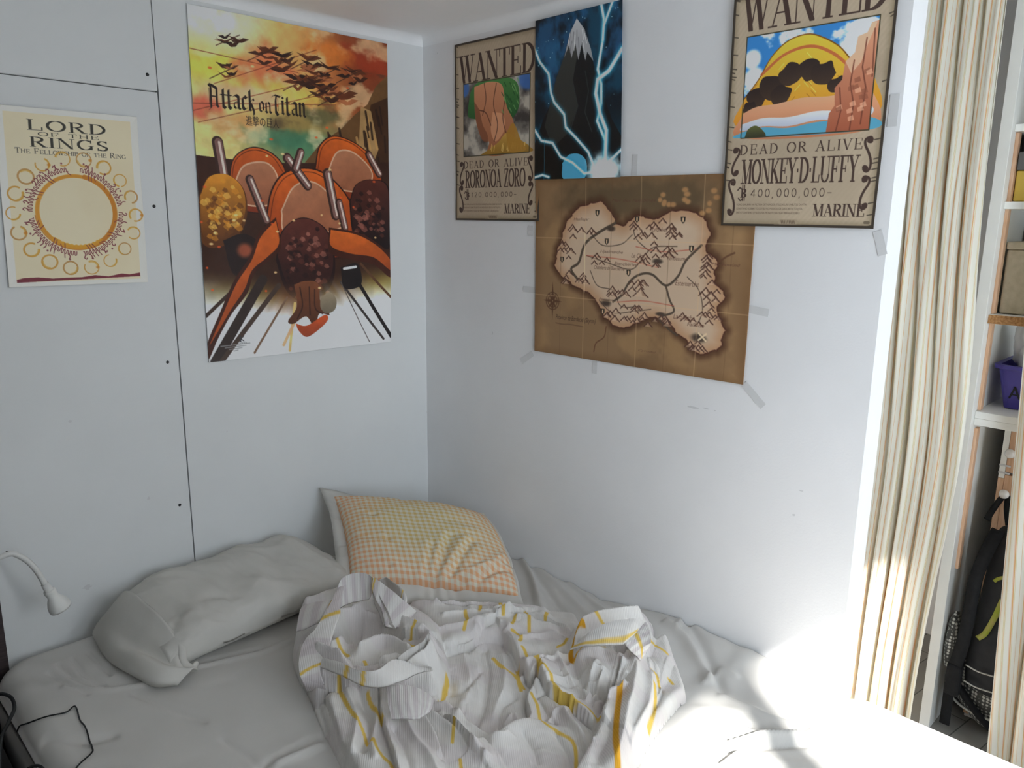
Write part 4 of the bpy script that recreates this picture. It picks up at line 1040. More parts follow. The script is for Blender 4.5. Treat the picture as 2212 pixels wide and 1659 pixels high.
def art_beach():
    A = paper(392, 555, (58, 50, 42))
    u0, v0, u1, v1 = pic = (.104, .172, .912, .606)
    mk = ((A.U > u0) & (A.U < u1) & (A.V > v0) & (A.V < v1)).astype(float)
    A.put(mk, (52, 122, 186))
    A.put(mk * sstep(A.V, .4, .6), (96, 168, 196))
    n = fbm(A.U * 6, A.V * 8 * A.asp, 2, 5)
    A.put(mk * sstep(n, .50, .60), (222, 230, 232))
    def cl(P): return [(min(max(p[0], u0), u1), min(max(p[1], v0), v1)) for p in P]
    for (u, v, r_) in ((.15, .27, .07), (.17, .35, .08), (.82, .30, .07), (.86, .37, .06)):
        A.put(mk * (1 - sstep(np.hypot((A.U - u) / r_, (A.V - v) / r_ * A.asp), .6, 1)), (232, 236, 232))
    # a straw-coloured dune ridge with dark scrub, a pale line of surf, and weathered tan sea stacks
    rs = np.random.RandomState(8)
    A.poly(cl([(.104, .44), (.2, .36), (.28, .27), (.38, .215), (.5, .20), (.60, .225), (.70, .27), (.78, .33), (.86, .36), (.912, .40), (.912, .56), (.104, .56)]), (232, 184, 62), 1, True, (196, 128, 40))
    for k in range(70):
        u, v = .13 + .7 * rs.rand(), .25 + .25 * rs.rand()
        if v > .24 + abs(u - .48) * .42:
            A.line([(u, v), (u + .03 * (1 if u > .48 else -1), v + .022)], .004, (150, 100, 30) if k % 3 else (246, 214, 110), .6)
    A.line(cl([(.104, .44), (.2, .36), (.28, .27), (.38, .215), (.5, .20), (.60, .225), (.70, .27), (.78, .33), (.86, .36), (.912, .40)]), .006, (120, 76, 24))
    A.line(cl([(.22, .34), (.36, .27), (.52, .25), (.66, .29), (.78, .36)]), .016, (172, 82, 56), .8)
    for (u, v, r_) in ((.20, .43, .07), (.30, .40, .09), (.41, .36, .08), (.52, .345, .07), (.62, .37, .08), (.70, .42, .06), (.36, .44, .07), (.16, .48, .05)):
        P = []
        for k in range(11):
            a_ = 2 * math.pi * k / 11
            q = r_ * (.75 + .4 * rs.rand())
            P.append((u + math.cos(a_) * q, v + math.sin(a_) * q * .62))
        A.poly(cl(P), (44, 34, 32), 1, True, (66, 50, 40))
    A.poly(cl([(.104, .50), (.2, .475), (.34, .47), (.5, .455), (.66, .46), (.8, .45), (.912, .46), (.912, .606), (.104, .606)]), (214, 158, 122), 1, True, (176, 112, 78))
    A.poly(cl([(.104, .545), (.25, .525), (.42, .53), (.6, .515), (.78, .525), (.912, .515), (.912, .55), (.78, .56), (.6, .552), (.42, .568), (.25, .56), (.104, .575)]), (206, 208, 214), 1, True, (168, 176, 190))
    A.poly(cl([(.104, .58), (.25, .565), (.42, .575), (.6, .56), (.912, .556), (.912, .606), (.104, .606)]), (82, 150, 176))
    A.poly(cl([(.66, .606), (.67, .53), (.70, .50), (.69, .43), (.73, .40), (.74, .33), (.79, .30), (.80, .24), (.85, .23), (.87, .195), (.912, .19), (.912, .606)]), (206, 148, 116), 1, False, (150, 82, 58))
    A.poly(cl([(.74, .33), (.79, .30), (.80, .24), (.85, .23), (.87, .195), (.90, .195), (.86, .27), (.83, .34), (.78, .38)]), (232, 182, 150), .7, False)
    for P in ([(.72, .43), (.74, .52), (.72, .60)], [(.79, .33), (.78, .42), (.81, .5), (.80, .6)], [(.85, .25), (.84, .36), (.87, .44), (.86, .58)], [(.89, .22), (.90, .4)]):
        A.line(cl(P), .007, (104, 56, 42), .8, None, False)
    for k in range(16):
        u, v = .70 + .2 * rs.rand(), .36 + .22 * rs.rand()
        A.poly(cl([(u, v), (u + .03, v - .008), (u + .04, v + .012), (u + .005, v + .016)]), (130, 76, 56) if k % 2 else (222, 170, 138), .6, False)
    A.poly(cl([(.13, .606), (.15, .57), (.2, .555), (.25, .575), (.27, .606)]), (92, 96, 52), 1, True, (50, 50, 36))
    notice(A, 'MONKEY.D.LUFFY', '400,000,000-', pic, {'wanted': (.055, -.02, .95, .150), 'dead': (.105, .636, .885, .680), 'name': (.122, .702, .882, .810), 'amt': (.115, .833, .73, .868),
                                                       'fine': (.105, .898, .58, .953), 'marine': (.62, .899, .935, .952), 'logo': .978, 'swirls': ((.075, .650, .77, False), (.068, .79, .95, True), (.925, .635, .77, True), (.92, .79, .92, False))})
    return A.a


def art_night_peak():
    A = Art(250, 350, (8, 20, 30))
    U, V = A.U, A.V
    A.put(sstep(fbm(U * 4, V * 5, 3, 5), .46, .68) * .8, (18, 66, 92))
    A.put(sstep(fbm(U * 5, V * 5, 6, 5), .54, .74) * .6, (44, 100, 150))
    A.put(sstep(V, .55, .95) * .55, (26, 112, 136))
    rs = np.random.RandomState(9)
    for k in range(130):
        A.blob(rs.rand(), rs.rand(), .007, .005, (170, 214, 226), .25 + .6 * rs.rand()) if k < 70 else None
    # a dark pyramid of rock with a grey snow cap, lower spurs in front and a tarn
    A.poly([(-.02, .80), (.10, .62), (.18, .54), (.26, .38), (.36, .24), (.42, .12), (.50, .05), (.58, .11), (.66, .24), (.72, .40), (.82, .54), (.90, .66), (1.02, .78), (1.02, 1.02), (-.02, 1.02)], (16, 16, 18), 1, False, (8, 10, 14))
    A.poly([(.50, .05), (.52, .22), (.46, .40), (.52, .56), (.40, .72), (.22, .80), (.12, .66), (.26, .38), (.36, .24), (.42, .12)], (58, 58, 54), .9, False, (34, 36, 36))
    A.poly([(.50, .045), (.585, .115), (.66, .235), (.69, .31), (.62, .25), (.60, .30), (.555, .20), (.52, .29), (.485, .19), (.44, .27), (.41, .19), (.355, .26), (.42, .12)], (172, 172, 174), 1, False, (128, 130, 134))
    for k in range(14):
        u = .42 + .18 * rs.rand()
        v = .10 + .10 * rs.rand()
        A.line([(u, v), (u + .05 * (u - .5) * 6, v + .06)], .006, (206, 208, 210) if k % 2 else (92, 94, 98), .7)
    for P in ([(.30, .42), (.36, .50), (.32, .62)], [(.60, .36), (.64, .48), (.60, .60), (.68, .72)], [(.46, .42), (.52, .56), (.42, .72)], [(.74, .5), (.78, .62), (.74, .72)]):
        A.line(P, .010, (40, 44, 46), .8, None, False)
    A.poly([(-.02, .84), (.10, .76), (.22, .82), (.34, .78), (.36, 1.02), (-.02, 1.02)], (5, 6, 8), 1, False)
    A.poly([(.34, .90), (.42, .85), (.54, .85), (.62, .90), (.60, 1.0), (.36, 1.0)], (74, 160, 196), .9)
    # forked lightning running to a white glow
    def bolt(P, wd):
        A.line(P, wd * 4, (40, 140, 176), .45, .03, False)
        A.line(P, wd * 1.9, (130, 206, 222), .85, .012, False)
        A.line(P, wd, (238, 250, 252), 1, .008, False)
    bolt([(.77, -.01), (.80, .08), (.79, .2), (.74, .36), (.78, .45), (.78, .56), (.74, .66), (.83, .78), (.82, .90)], .012)
    bolt([(.90, -.01), (.80, .12), (.79, .2)], .010)
    bolt([(1, .27), (.86, .38), (.74, .42), (.72, .5), (.77, .62), (.84, .72), (.83, .9)], .018)
    bolt([(0, .18), (.06, .26), (.17, .34), (.2, .46), (.24, .52), (.36, .6), (.38, .68), (.5, .75), (.64, .84), (.7, .92)], .010)
    bolt([(0, .68), (.08, .75), (.22, .77), (.32, .86), (.46, .90), (.6, .97), (.72, .96)], .010)
    bolt([(.84, .92), (.92, .88), (1, .84)], .010)
    bolt([(0, .985), (.1, .97), (.18, .985)], .008)
    A.blob(.82, .97, .26, .16, (196, 232, 240), .9, .25, 2)
    A.blob(.82, .98, .17, .12, (250, 252, 252), 1, .2, 2)
    A.line([(.12, .74), (.12, 1)], .006, (40, 120, 150), .5)
    return A.a


def art_island_map():
    A = Art(520, 376, (122, 96, 68))
    U, V, q = A.U, A.V, A.asp
    n = fbm(U * 4, V * 4 * q, 1, 5)
    A.put(sstep(n, .36, .62) * .7, (100, 76, 52))
    A.put(sstep(fbm(U * 6, V * 6 * q, 4, 5), .5, .7) * .55, (146, 116, 80))
    A.put(sstep(U, .55, 1.0) * .30, (150, 118, 84))
    A.put((1 - sstep(np.minimum(np.minimum(U, 1 - U), np.minimum(V, 1 - V)), 0, .06)) * .5, (98, 70, 44))
    A.blob(.5, .12, .5, .16, (78, 64, 46), .8, .3, 2)
    land = [(.17, .24), (.24, .16), (.34, .13), (.40, .19), (.45, .26), (.52, .20), (.60, .22), (.68, .17), (.77, .18), (.83, .27), (.82, .36), (.87, .41), (.86, .50), (.90, .58), (.88, .66), (.91, .74), (.89, .84), (.82, .88), (.75, .82), (.68, .76), (.60, .72), (.53, .77), (.46, .80), (.39, .76), (.33, .66), (.24, .60), (.16, .56), (.11, .48), (.13, .38)]
    rs = np.random.RandomState(2)
    Lp = crom(land + [land[0]], 8)
    Lp = Lp + np.stack([(fbm(Lp[:, 0] * 40, Lp[:, 1] * 40, 1) - .5) * .03, (fbm(Lp[:, 0] * 40, Lp[:, 1] * 40, 2) - .5) * .03], 1)
    d, _ = segdist(U, V * q, [(p[0], p[1] * q) for p in Lp])
    ins = inpoly(U, V * q, [(p[0], p[1] * q) for p in Lp])
    A.put((1 - sstep(d, 0, .035)) * (~ins) * .8, (66, 42, 28))
    A.put(ins * 1.0, (178, 156, 132))
    A.put(ins * sstep(n, .3, .6) * .5, (164, 142, 120))
    A.put(ins * (1 - sstep(d, .0, .06)) * .7, (154, 114, 82))
    A.put((1 - sstep(d, .001, .005)), (70, 40, 30))
    for k in range(15):
        u, v = .60 + .28 * rs.rand(), .07 + .12 * rs.rand()
        A.blob(u, v, .012 + .012 * rs.rand(), .018, (150, 112, 74), 1)
    ink = (62, 46, 38)
    def river(P, wd): A.line(P, wd, (70, 58, 48), .95)
    river([(.42, .24), (.33, .30), (.27, .36), (.24, .46), (.2, .5), (.24, .56)], .010)
    river([(.80, .34), (.74, .42), (.71, .50), (.66, .55), (.60, .50), (.55, .50), (.5, .54), (.46, .62), (.42, .66)], .008)
    river([(.66, .55), (.68, .62), (.70, .68), (.64, .72), (.68, .77), (.72, .80)], .007)
    for P in ([(.3, .3), (.36, .36), (.45, .35), (.5, .3)], [(.28, .42), (.38, .45), (.5, .48), (.55, .42), (.6, .36), (.7, .35)], [(.3, .5), (.34, .58), (.42, .6), (.46, .68), (.55, .67)], [(.5, .25), (.52, .32), (.58, .38)], [(.75, .5), (.8, .56), (.82, .66), (.8, .74)], [(.35, .66), (.42, .72), (.52, .7), (.6, .68)]):
        A.line(P, .003, ink, .75)
    for P in ([(.28, .42), (.45, .43), (.62, .46)], [(.52, .36), (.64, .38), (.78, .36)], [(.44, .66), (.56, .64), (.7, .65)]):
        A.line(P, .003, (160, 76, 60), .7)
    for (u, v, ru, rv) in ((.385, .67, .035, .028), (.62, .43, .03, .018), (.64, .70, .03, .015), (.81, .80, .045, .03), (.40, .27, .03, .02)):
        A.blob(u, v, ru, rv, (64, 52, 44), 1, .3, int(u * 9))
    def peak(u, v, s_):
        A.poly([(u - s_, v), (u - s_ * .4, v - s_ * .7), (u, v - s_ * 1.35), (u + s_ * .45, v - s_ * .6), (u + s_, v)], (186, 160, 134), .5, False)
        A.poly([(u, v - s_ * 1.35), (u + s_ * .45, v - s_ * .6), (u + s_, v), (u + s_ * .2, v - s_ * .2)], (124, 92, 72), .6, False)
        A.line([(u - s_, v), (u - s_ * .4, v - s_ * .7), (u, v - s_ * 1.35), (u + s_ * .45, v - s_ * .6), (u + s_, v)], .0036, (74, 48, 40), .95, None, False)
    for (cu, cv, du, dv, n_) in ((.26, .30, .06, .03, 7), (.16, .42, .04, .05, 8), (.22, .56, .08, .03, 9), (.36, .46, .06, .03, 5), (.56, .30, .06, .05, 12), (.68, .27, .05, .05, 9), (.66, .39, .05, .02, 6), (.58, .44, .05, .03, 7), (.43, .62, .06, .02, 6), (.54, .60, .05, .05, 6), (.46, .74, .08, .025, 10), (.62, .75, .06, .03, 8), (.84, .50, .03, .10, 12), (.86, .64, .03, .09, 12), (.78, .72, .05, .03, 6), (.80, .85, .06, .02, 7), (.52, .69, .05, .02, 5)):
        pts = sorted([(cu + du * (2 * rs.rand() - 1), cv + dv * (2 * rs.rand() - 1)) for _ in range(n_)], key=lambda p: p[1])
        for p in pts:
            peak(p[0], p[1], .012 + .012 * rs.rand())
    peak(.55, .62, .035)
    for (u, v) in ((.33, .19), (.52, .22), (.72, .22), (.38, .34), (.15, .45), (.49, .50), (.76, .36), (.37, .72)):
        A.poly([(u - .010, v - .016), (u + .010, v - .016), (u + .009, v + .005), (u, v + .018), (u - .009, v + .005)], (40, 34, 30), 1, False)
        A.line([(u, v - .008), (u, v + .006)], .005, (190, 164, 130))
    A.line([(.81, .775), (.84, .81)], .006, (196, 170, 140), 1, None, False); A.line([(.84, .775), (.81, .81)], .006, (196, 170, 140), 1, None, False)
    for (t_, bx) in (('Haafingar', (.21, .215, .29, .235)), ('Fordhiver', (.58, .255, .66, .28)), ('Hjaalmarche', (.35, .385, .46, .405)), ('Le Clos', (.50, .395, .56, .418)), ('Blancherive', (.42, .445, .53, .462)), ('Ch\u00e2tellerie de Blancherive', (.32, .47, .47, .49)),
                     ('Vendeaume', (.66, .40, .745, .42)), ('Estemarche', (.70, .52, .80, .545)), ('La Br\u00e8che', (.70, .69, .79, .715)), ('Faillaise', (.76, .725, .83, .745)), ('Epervine', (.35, .645, .42, .66)),
                     ('Mer des Fant\u00f4mes', (.40, .115, .60, .13)), ('Morrowind', (.845, .42, .955, .435)), ('Cyrodiil', (.55, .90, .63, .912))):
        A.glyphs(font_text(t_, .25), bx, (84, 54, 44), .85)
    A.glyphs(font_text('Province de Bordeciel (Skyrim)', .3), (.12, .765, .335, .80), (58, 40, 30))
    A.line([(.12, .815), (.16, .818), (.2, .814), (.27, .818)], .004, (84, 60, 44), .6)
    cu, cv = .10, .69
    for r_ in (.036, .026):
        A.line([(cu + r_ * math.cos(a), cv + r_ / q * math.sin(a)) for a in np.linspace(0, 2 * math.pi, 25)], .004, (84, 58, 40), .9, None, False)
    for k in range(8):
        a = k * math.pi / 4
        r_ = .055 if k % 2 == 0 else .032
        A.poly([(cu + r_ * math.cos(a), cv + r_ / q * 1.5 * math.sin(a)), (cu + .008 * math.cos(a + 1.2), cv + .011 * math.sin(a + 1.2)), (cu + .008 * math.cos(a - 1.2), cv + .011 * math.sin(a - 1.2))], (78, 52, 36), .9, False)
    A.line([(.39, .80), (.38, .86), (.34, .9), (.33, .95)], .004, (84, 52, 36), .8)
    A.line([(.87, .42), (.90, .39), (.93, .37)], .006, (84, 56, 40), .8)
    for k, u in enumerate((.143, .27, .40, .535, .665, .80, .92)):
        A.line([(u, 0), (u, 1)], .003, (186, 154, 116) if k % 2 else (96, 70, 48), .35, None, False)
    for v in (.33, .66):
        A.line([(0, v), (1, v)], .003, (186, 154, 116), .35, None, False)
    A.line([(.27, .3), (.272, .62)], .004, (214, 188, 156), .6, None, False)
    return A.a


def poster_mat(name, rough, spec=0.35):
    mt = newmat(name, (1, 1, 1, 1), rough, spec)
    a = nd(mt, 'ShaderNodeAttribute')
    a.attribute_name = 'Col'
    lk(mt, a.outputs['Color'], bsdf(mt).inputs['Base Color'])
    bump(mt, 9.0, .10, .004, 2.0)
    return mt


def poster(name, label, wall, corners, art, gain, lift, rough=.5, curl=.004, seed=0):
    """corners (a, z) top-left, top-right, bottom-right, bottom-left, a = x on the left wall or y on the right wall; a thin sheet"""
    h_, w_ = art.shape[:2]
    v, u = np.mgrid[0:h_, 0:w_]
    u, v = u / (w_ - 1), v / (h_ - 1)
    tl, tr, br, bl = [np.array(c, float) for c in corners]
    P2 = (tl * (1 - u[..., None]) + tr * u[..., None]) * (1 - v[..., None]) + (bl * (1 - u[..., None]) + br * u[..., None]) * v[..., None]
    e = np.minimum(np.minimum(u, 1 - u), np.minimum(v, 1 - v))
    off = lift + .0022 * fbm(u * 3, v * 4, seed) + curl * np.maximum(0, 1 - e / .12) ** 2 * fbm(u * 4 + 3, v * 4, seed + 1)
    P = np.empty((h_, w_, 3))
    if wall == 'L':
        P[..., 0], P[..., 1], P[..., 2] = P2[..., 0], -off, P2[..., 1]
    else:
        P[..., 0], P[..., 1], P[..., 2] = -off, P2[..., 0], P2[..., 1]
    c = np.clip(s2l(np.clip(art, 0, 255) / 255.0) * gain, 0, .86)
    # rim turned back to the wall gives the sheet its thickness
    Pp = np.pad(P, ((1, 1), (1, 1), (0, 0)), mode='edge')
    k = 1 if wall == 'L' else 0
    t = -(lift - .0004)
    for sl in (np.s_[0, :], np.s_[-1, :], np.s_[:, 0], np.s_[:, -1]):
        Pp[sl + (k,)] += .0012
    cp = np.pad(c, ((1, 1), (1, 1), (0, 0)), mode='edge')
    org = Pp.reshape(-1, 3).mean(0)
    me = grid_mesh(name, Pp - org, None, cp)
    o = link(name, me, poster_mat(name + '_print', rough))
    o.location = org
    return tag(o, label, 'poster')


GL, GR = 1.3, 1.7
poster('poster', 'tallest poster, orange and brown with black gothic lettering, on the left wall', 'L', ((-.755, 2.166), (-.144, 2.165), (-.152, 1.245), (-.762, 1.249)), art_sunset(), GL, .0025, .35, .006, 1)
poster('poster', 'cream print with one big brown ring and small ring stains, left of the panel seam', 'L', ((-1.200, 1.879), (-.899, 1.880), (-.906, 1.476), (-1.213, 1.478)), art_stain_rings(), 1.0, .002, .5, .006, 2)
poster('poster', 'smaller wanted notice near the corner, its edge under the dark lightning poster', 'R', ((-.162, 2.161), (-.528, 2.161), (-.528, 1.640), (-.165, 1.640)), art_rock(), GR * .82, .002, .6, .004, 3)
poster('poster', 'narrow dark night poster with white lightning, above the brown map', 'R', ((-.506, 2.174), (-.803, 2.176), (-.818, 1.753), (-.514, 1.755)), art_night_peak(), GR, .0075, .4, .003, 4)
poster('map', 'wide creased brown map of an island, taped up below the other sheets', 'R', ((-.514, 1.757), (-1.200, 1.752), (-1.200, 1.271), (-.522, 1.265)), art_island_map(), GR, .0025, .55, .004, 5)['category'] = 'map'
poster('poster', 'larger wanted notice overlapping the top right corner of the brown map', 'R', ((-1.114, 2.122), (-1.462, 2.122), (-1.462, 1.634), (-1.117, 1.636)), art_beach(), GR * .86, .0085, .6, .004, 6)

M_tape = newmat('clear_tape', col(212, 212, 212), .35, .5)
def tape(label, wall, a, z, L_, W_, ang):
    bm_ = bmesh.new()
    ca, sa = math.cos(ang), math.sin(ang)
    n = 5
    rows = []
    for i in range(n):
        t_ = (i / (n - 1) - .5) * L_
        row = []
        for s_ in (-.5, .5):
            da, dz = ca * t_ - sa * s_ * W_, sa * t_ + ca * s_ * W_
            o_ = -.0012 - .0004 * math.sin(i * 2.1)
            row.append(bm_.verts.new((da, o_, dz) if wall == 'L' else (o_, da, dz)))
        rows.append(row)
    for r0, r1 in zip(rows[:-1], rows[1:]):
        bm_.faces.new((r0[0], r0[1], r1[1], r1[0]))
    o = bm_obj('tape_strip', bm_, M_tape)
    o.location = (a, 0, z) if wall == 'L' else (0, a, z)
    sm = o.modifiers.new('thickness', 'SOLIDIFY')
    sm.thickness = .0004
    tag(o, label, 'tape', 'tape strips holding the wall sheets')
for a in (('clear tape strip on the wall right of the brown map', 'R', -1.222, 1.446, .05, .018, 0.1), ('clear tape strip slanting off the bottom right map corner', 'R', -1.226, 1.250, .07, .018, .72),
          ('short clear tape strip under the bottom edge of the map', 'R', -.748, 1.252, .045, .016, 1.57), ('clear tape strip slanting off the bottom left map corner', 'R', -.487, 1.240, .055, .017, -.6),
          ('clear tape strip above the map, right of the lightning poster', 'R', -.855, 1.780, .055, .016, 1.57), ('clear tape strip at the bottom right corner of the larger wanted notice', 'R', -1.474, 1.606, .05, .018, 1.25),
          ('clear tape strip on the right edge of the larger wanted notice', 'R', -1.472, 1.86, .06, .018, 1.57), ('faint tape strip on the wall below the smaller wanted notice', 'R', -.492, 1.612, .03, .02, 1.57),
          ('clear tape strip on the wall at the left edge of the map', 'R', -.492, 1.443, .05, .018, 0)):
    tape(*a)
# ------------------------------------------------------------------ bed
M_sheet = mottled('grey_cotton_sheet', col(202, 200, 196), col(196, 194, 190), 5.0, 0.85, 0.15)
bump(M_sheet, 420.0, .10, .0006, 2.0)
ZB = 0.585
BX0, BX1, BY0, BY1 = -1.352, -0.004, -2.02, -0.008


def sheet_h(x, y):
    """height of the fitted sheet over the mattress"""
    z = ZB + .004 * (fbm(x * 3 + 9, y * 3, 2) - .5) * 2 + .006 * (fbm(x * 8, y * 10, 4, 3) - .5) + .0022 * np.sin((x * .55 + y * .83) * 60 + 10 * fbm(x * 4, y * 4, 1)) * sstep(fbm(x * 5, y * 5, 6), .48, .66)
    z = z + .04 * sstep(x, -.16, -.01) * sstep(-y, .80, 1.08)
    z = z + (ZB + .036 - z) * .9 * sstep(x, -.22, -.06) * sstep(-y, 1.40, 1.52)
    for P, s_, h_ in PUCKERS:
        d, _ = segdist(x, y, P)
        z = z + 1.6 * h_ * np.exp(-(d / s_) ** 2)
    return z


def make_sheet(parent):
    n = 330
    m_ = 250
    r_ = .085                      # plan radius of the corners
    e_ = .055                      # roundness of the top edge
    a = np.linspace(BX0, BX1, m_)
    b = np.linspace(BY0, BY1, n)
    X, Y = np.meshgrid(a, b)
    # squeeze the square corners of the grid onto quarter circles
    for (cx, sx) in ((BX0 + r_, -1), (BX1 - r_, 1)):
        for (cy, sy) in ((BY0 + r_, -1), (BY1 - r_, 1)):
            p, q = (X - cx) * sx / r_, (Y - cy) * sy / r_
            mk = (p > 0) & (q > 0)
            k = np.maximum(p, q) / np.maximum(np.hypot(p, q), 1e-9)
            X = np.where(mk, cx + sx * p * k * r_, X)
            Y = np.where(mk, cy + sy * q * k * r_, Y)
    dx = np.maximum(np.maximum(BX0 + r_ - X, X - BX1 + r_), 0)
    dy = np.maximum(np.maximum(BY0 + r_ - Y, Y - BY1 + r_), 0)
    d = r_ - np.where((dx > 0) & (dy > 0), np.hypot(dx, dy), np.maximum(dx, dy))
    d = np.where((dx == 0) & (dy == 0), r_, d)
    tt = np.clip(d / e_, 0, 1)
    drop = e_ * (1 - np.sqrt(np.maximum(0, 1 - (1 - tt) ** 2)))
    right = sstep(X, -.12, -.02) * (Y > -1.47)
    drop = drop * (1 - .8 * right)            # packed tight against the wall
    Z = sheet_h(X, Y) - drop
    X = X + .03 * sstep(X, -.15, BX1) * sstep(-Y, 1.50, 1.56)      # bulges past the end of the wall
    P = np.stack([X, Y, Z], -1)
    # side walls
    rim = np.concatenate([P[0, :], P[1:, -1], P[-1, -2::-1], P[-2:0:-1, 0]])
    rows = [rim]
    cx, cy = (BX0 + BX1) / 2, (BY0 + BY1) / 2
    t_ = np.arange(len(rim)) / len(rim)
    for k in range(1, 9):
        q = rim.copy()
        f = k / 8
        wob = .006 * np.sin(t_ * 90 + 2 * np.sin(t_ * 31)) * math.sin(math.pi * f)
        q[:, 0] += np.sign(q[:, 0] - cx) * (wob - .004 * f) * (np.abs(q[:, 0] - cx) > .62)
        q[:, 1] += np.sign(q[:, 1] - cy) * (wob - .004 * f) * (np.abs(q[:, 1] - cy) > .95)
        q[:, 2] = rim[:, 2] * (1 - f) + .36 * f
        rows.append(q)
    S = np.stack(rows)
    me = grid_mesh('fitted_sheet', P)
    me2 = grid_mesh('side', S, closed_u=True)
    bm_ = bmesh.new()
    bm_.from_mesh(me)
    bm_.from_mesh(me2)
    bpy.data.meshes.remove(me2)
    bmesh.ops.remove_doubles(bm_, verts=bm_.verts, dist=1e-5)
    bm_.to_mesh(me)
    bm_.free()
    me.polygons.foreach_set('use_smooth', [True] * len(me.polygons))
    return link('fitted_sheet', me, M_sheet, parent)


bed = empty('bed', 'double bed in the corner with a rumpled pale grey fitted sheet', 'bed')
make_sheet(bed)
M_base = mottled('dark_bed_base', col(74, 66, 60), col(60, 54, 50), 12, .7, .2)
boxobj('bed_base', (BX0 + .03, BX1 - .01, BY0 + .03, BY1 - .02, .14, .37), M_base, bed, .01)
for lx in (BX0 + .10, BX1 - .10):
    for ly in (BY0 + .12, BY1 - .12):
        bm_obj('leg', lathe(bmesh.new(), [(0, 0), (.024, 0), (.03, .15), (0, .15)], (lx, ly, 0), (0, 0, 1), 16), M_base, bed, True)

# ------------------------------------------------------------------ blanket
M_blanket = newmat('striped_cotton_blanket', (1, 1, 1, 1), .9, .12)
at = nd(M_blanket, 'ShaderNodeAttribute')
at.attribute_name = 'Col'
lk(M_blanket, at.outputs['Color'], bsdf(M_blanket).inputs['Base Color'])
tc = nd(M_blanket, 'ShaderNodeTexCoord')
mp = nd(M_blanket, 'ShaderNodeMapping')
mp.inputs['Rotation'].default_value = (0, 0, R(38))
wv = nd(M_blanket, 'ShaderNodeTexWave')
wv.inputs['Scale'].default_value = 78.0
wv.inputs['Distortion'].default_value = 1.2
wv.inputs['Detail Scale'].default_value = .25
bp = nd(M_blanket, 'ShaderNodeBump')
bp.inputs['Strength'].default_value = .35
bp.inputs['Distance'].default_value = .0009
lk(M_blanket, tc.outputs['Object'], mp.inputs['Vector'])
lk(M_blanket, mp.outputs['Vector'], wv.inputs['Vector'])
lk(M_blanket, wv.outputs['Fac'], bp.inputs['Height'])
lk(M_blanket, bp.outputs['Normal'], bsdf(M_blanket).inputs['Normal'])

BASE_C = np.array(col(216, 213, 209)[:3])
PINK_C = np.array(col(208, 199, 201)[:3])
LIGHT_C = np.array(col(224, 222, 219)[:3])
YEL_C = np.array(col(220, 188, 96)[:3])
ORA_C = np.array(col(214, 160, 50)[:3])


def sdpoly(X, Y, P):
    d, _ = segdist(X, Y, list(P) + [P[0]])
    return np.where(inpoly(X, Y, P), d, -d)


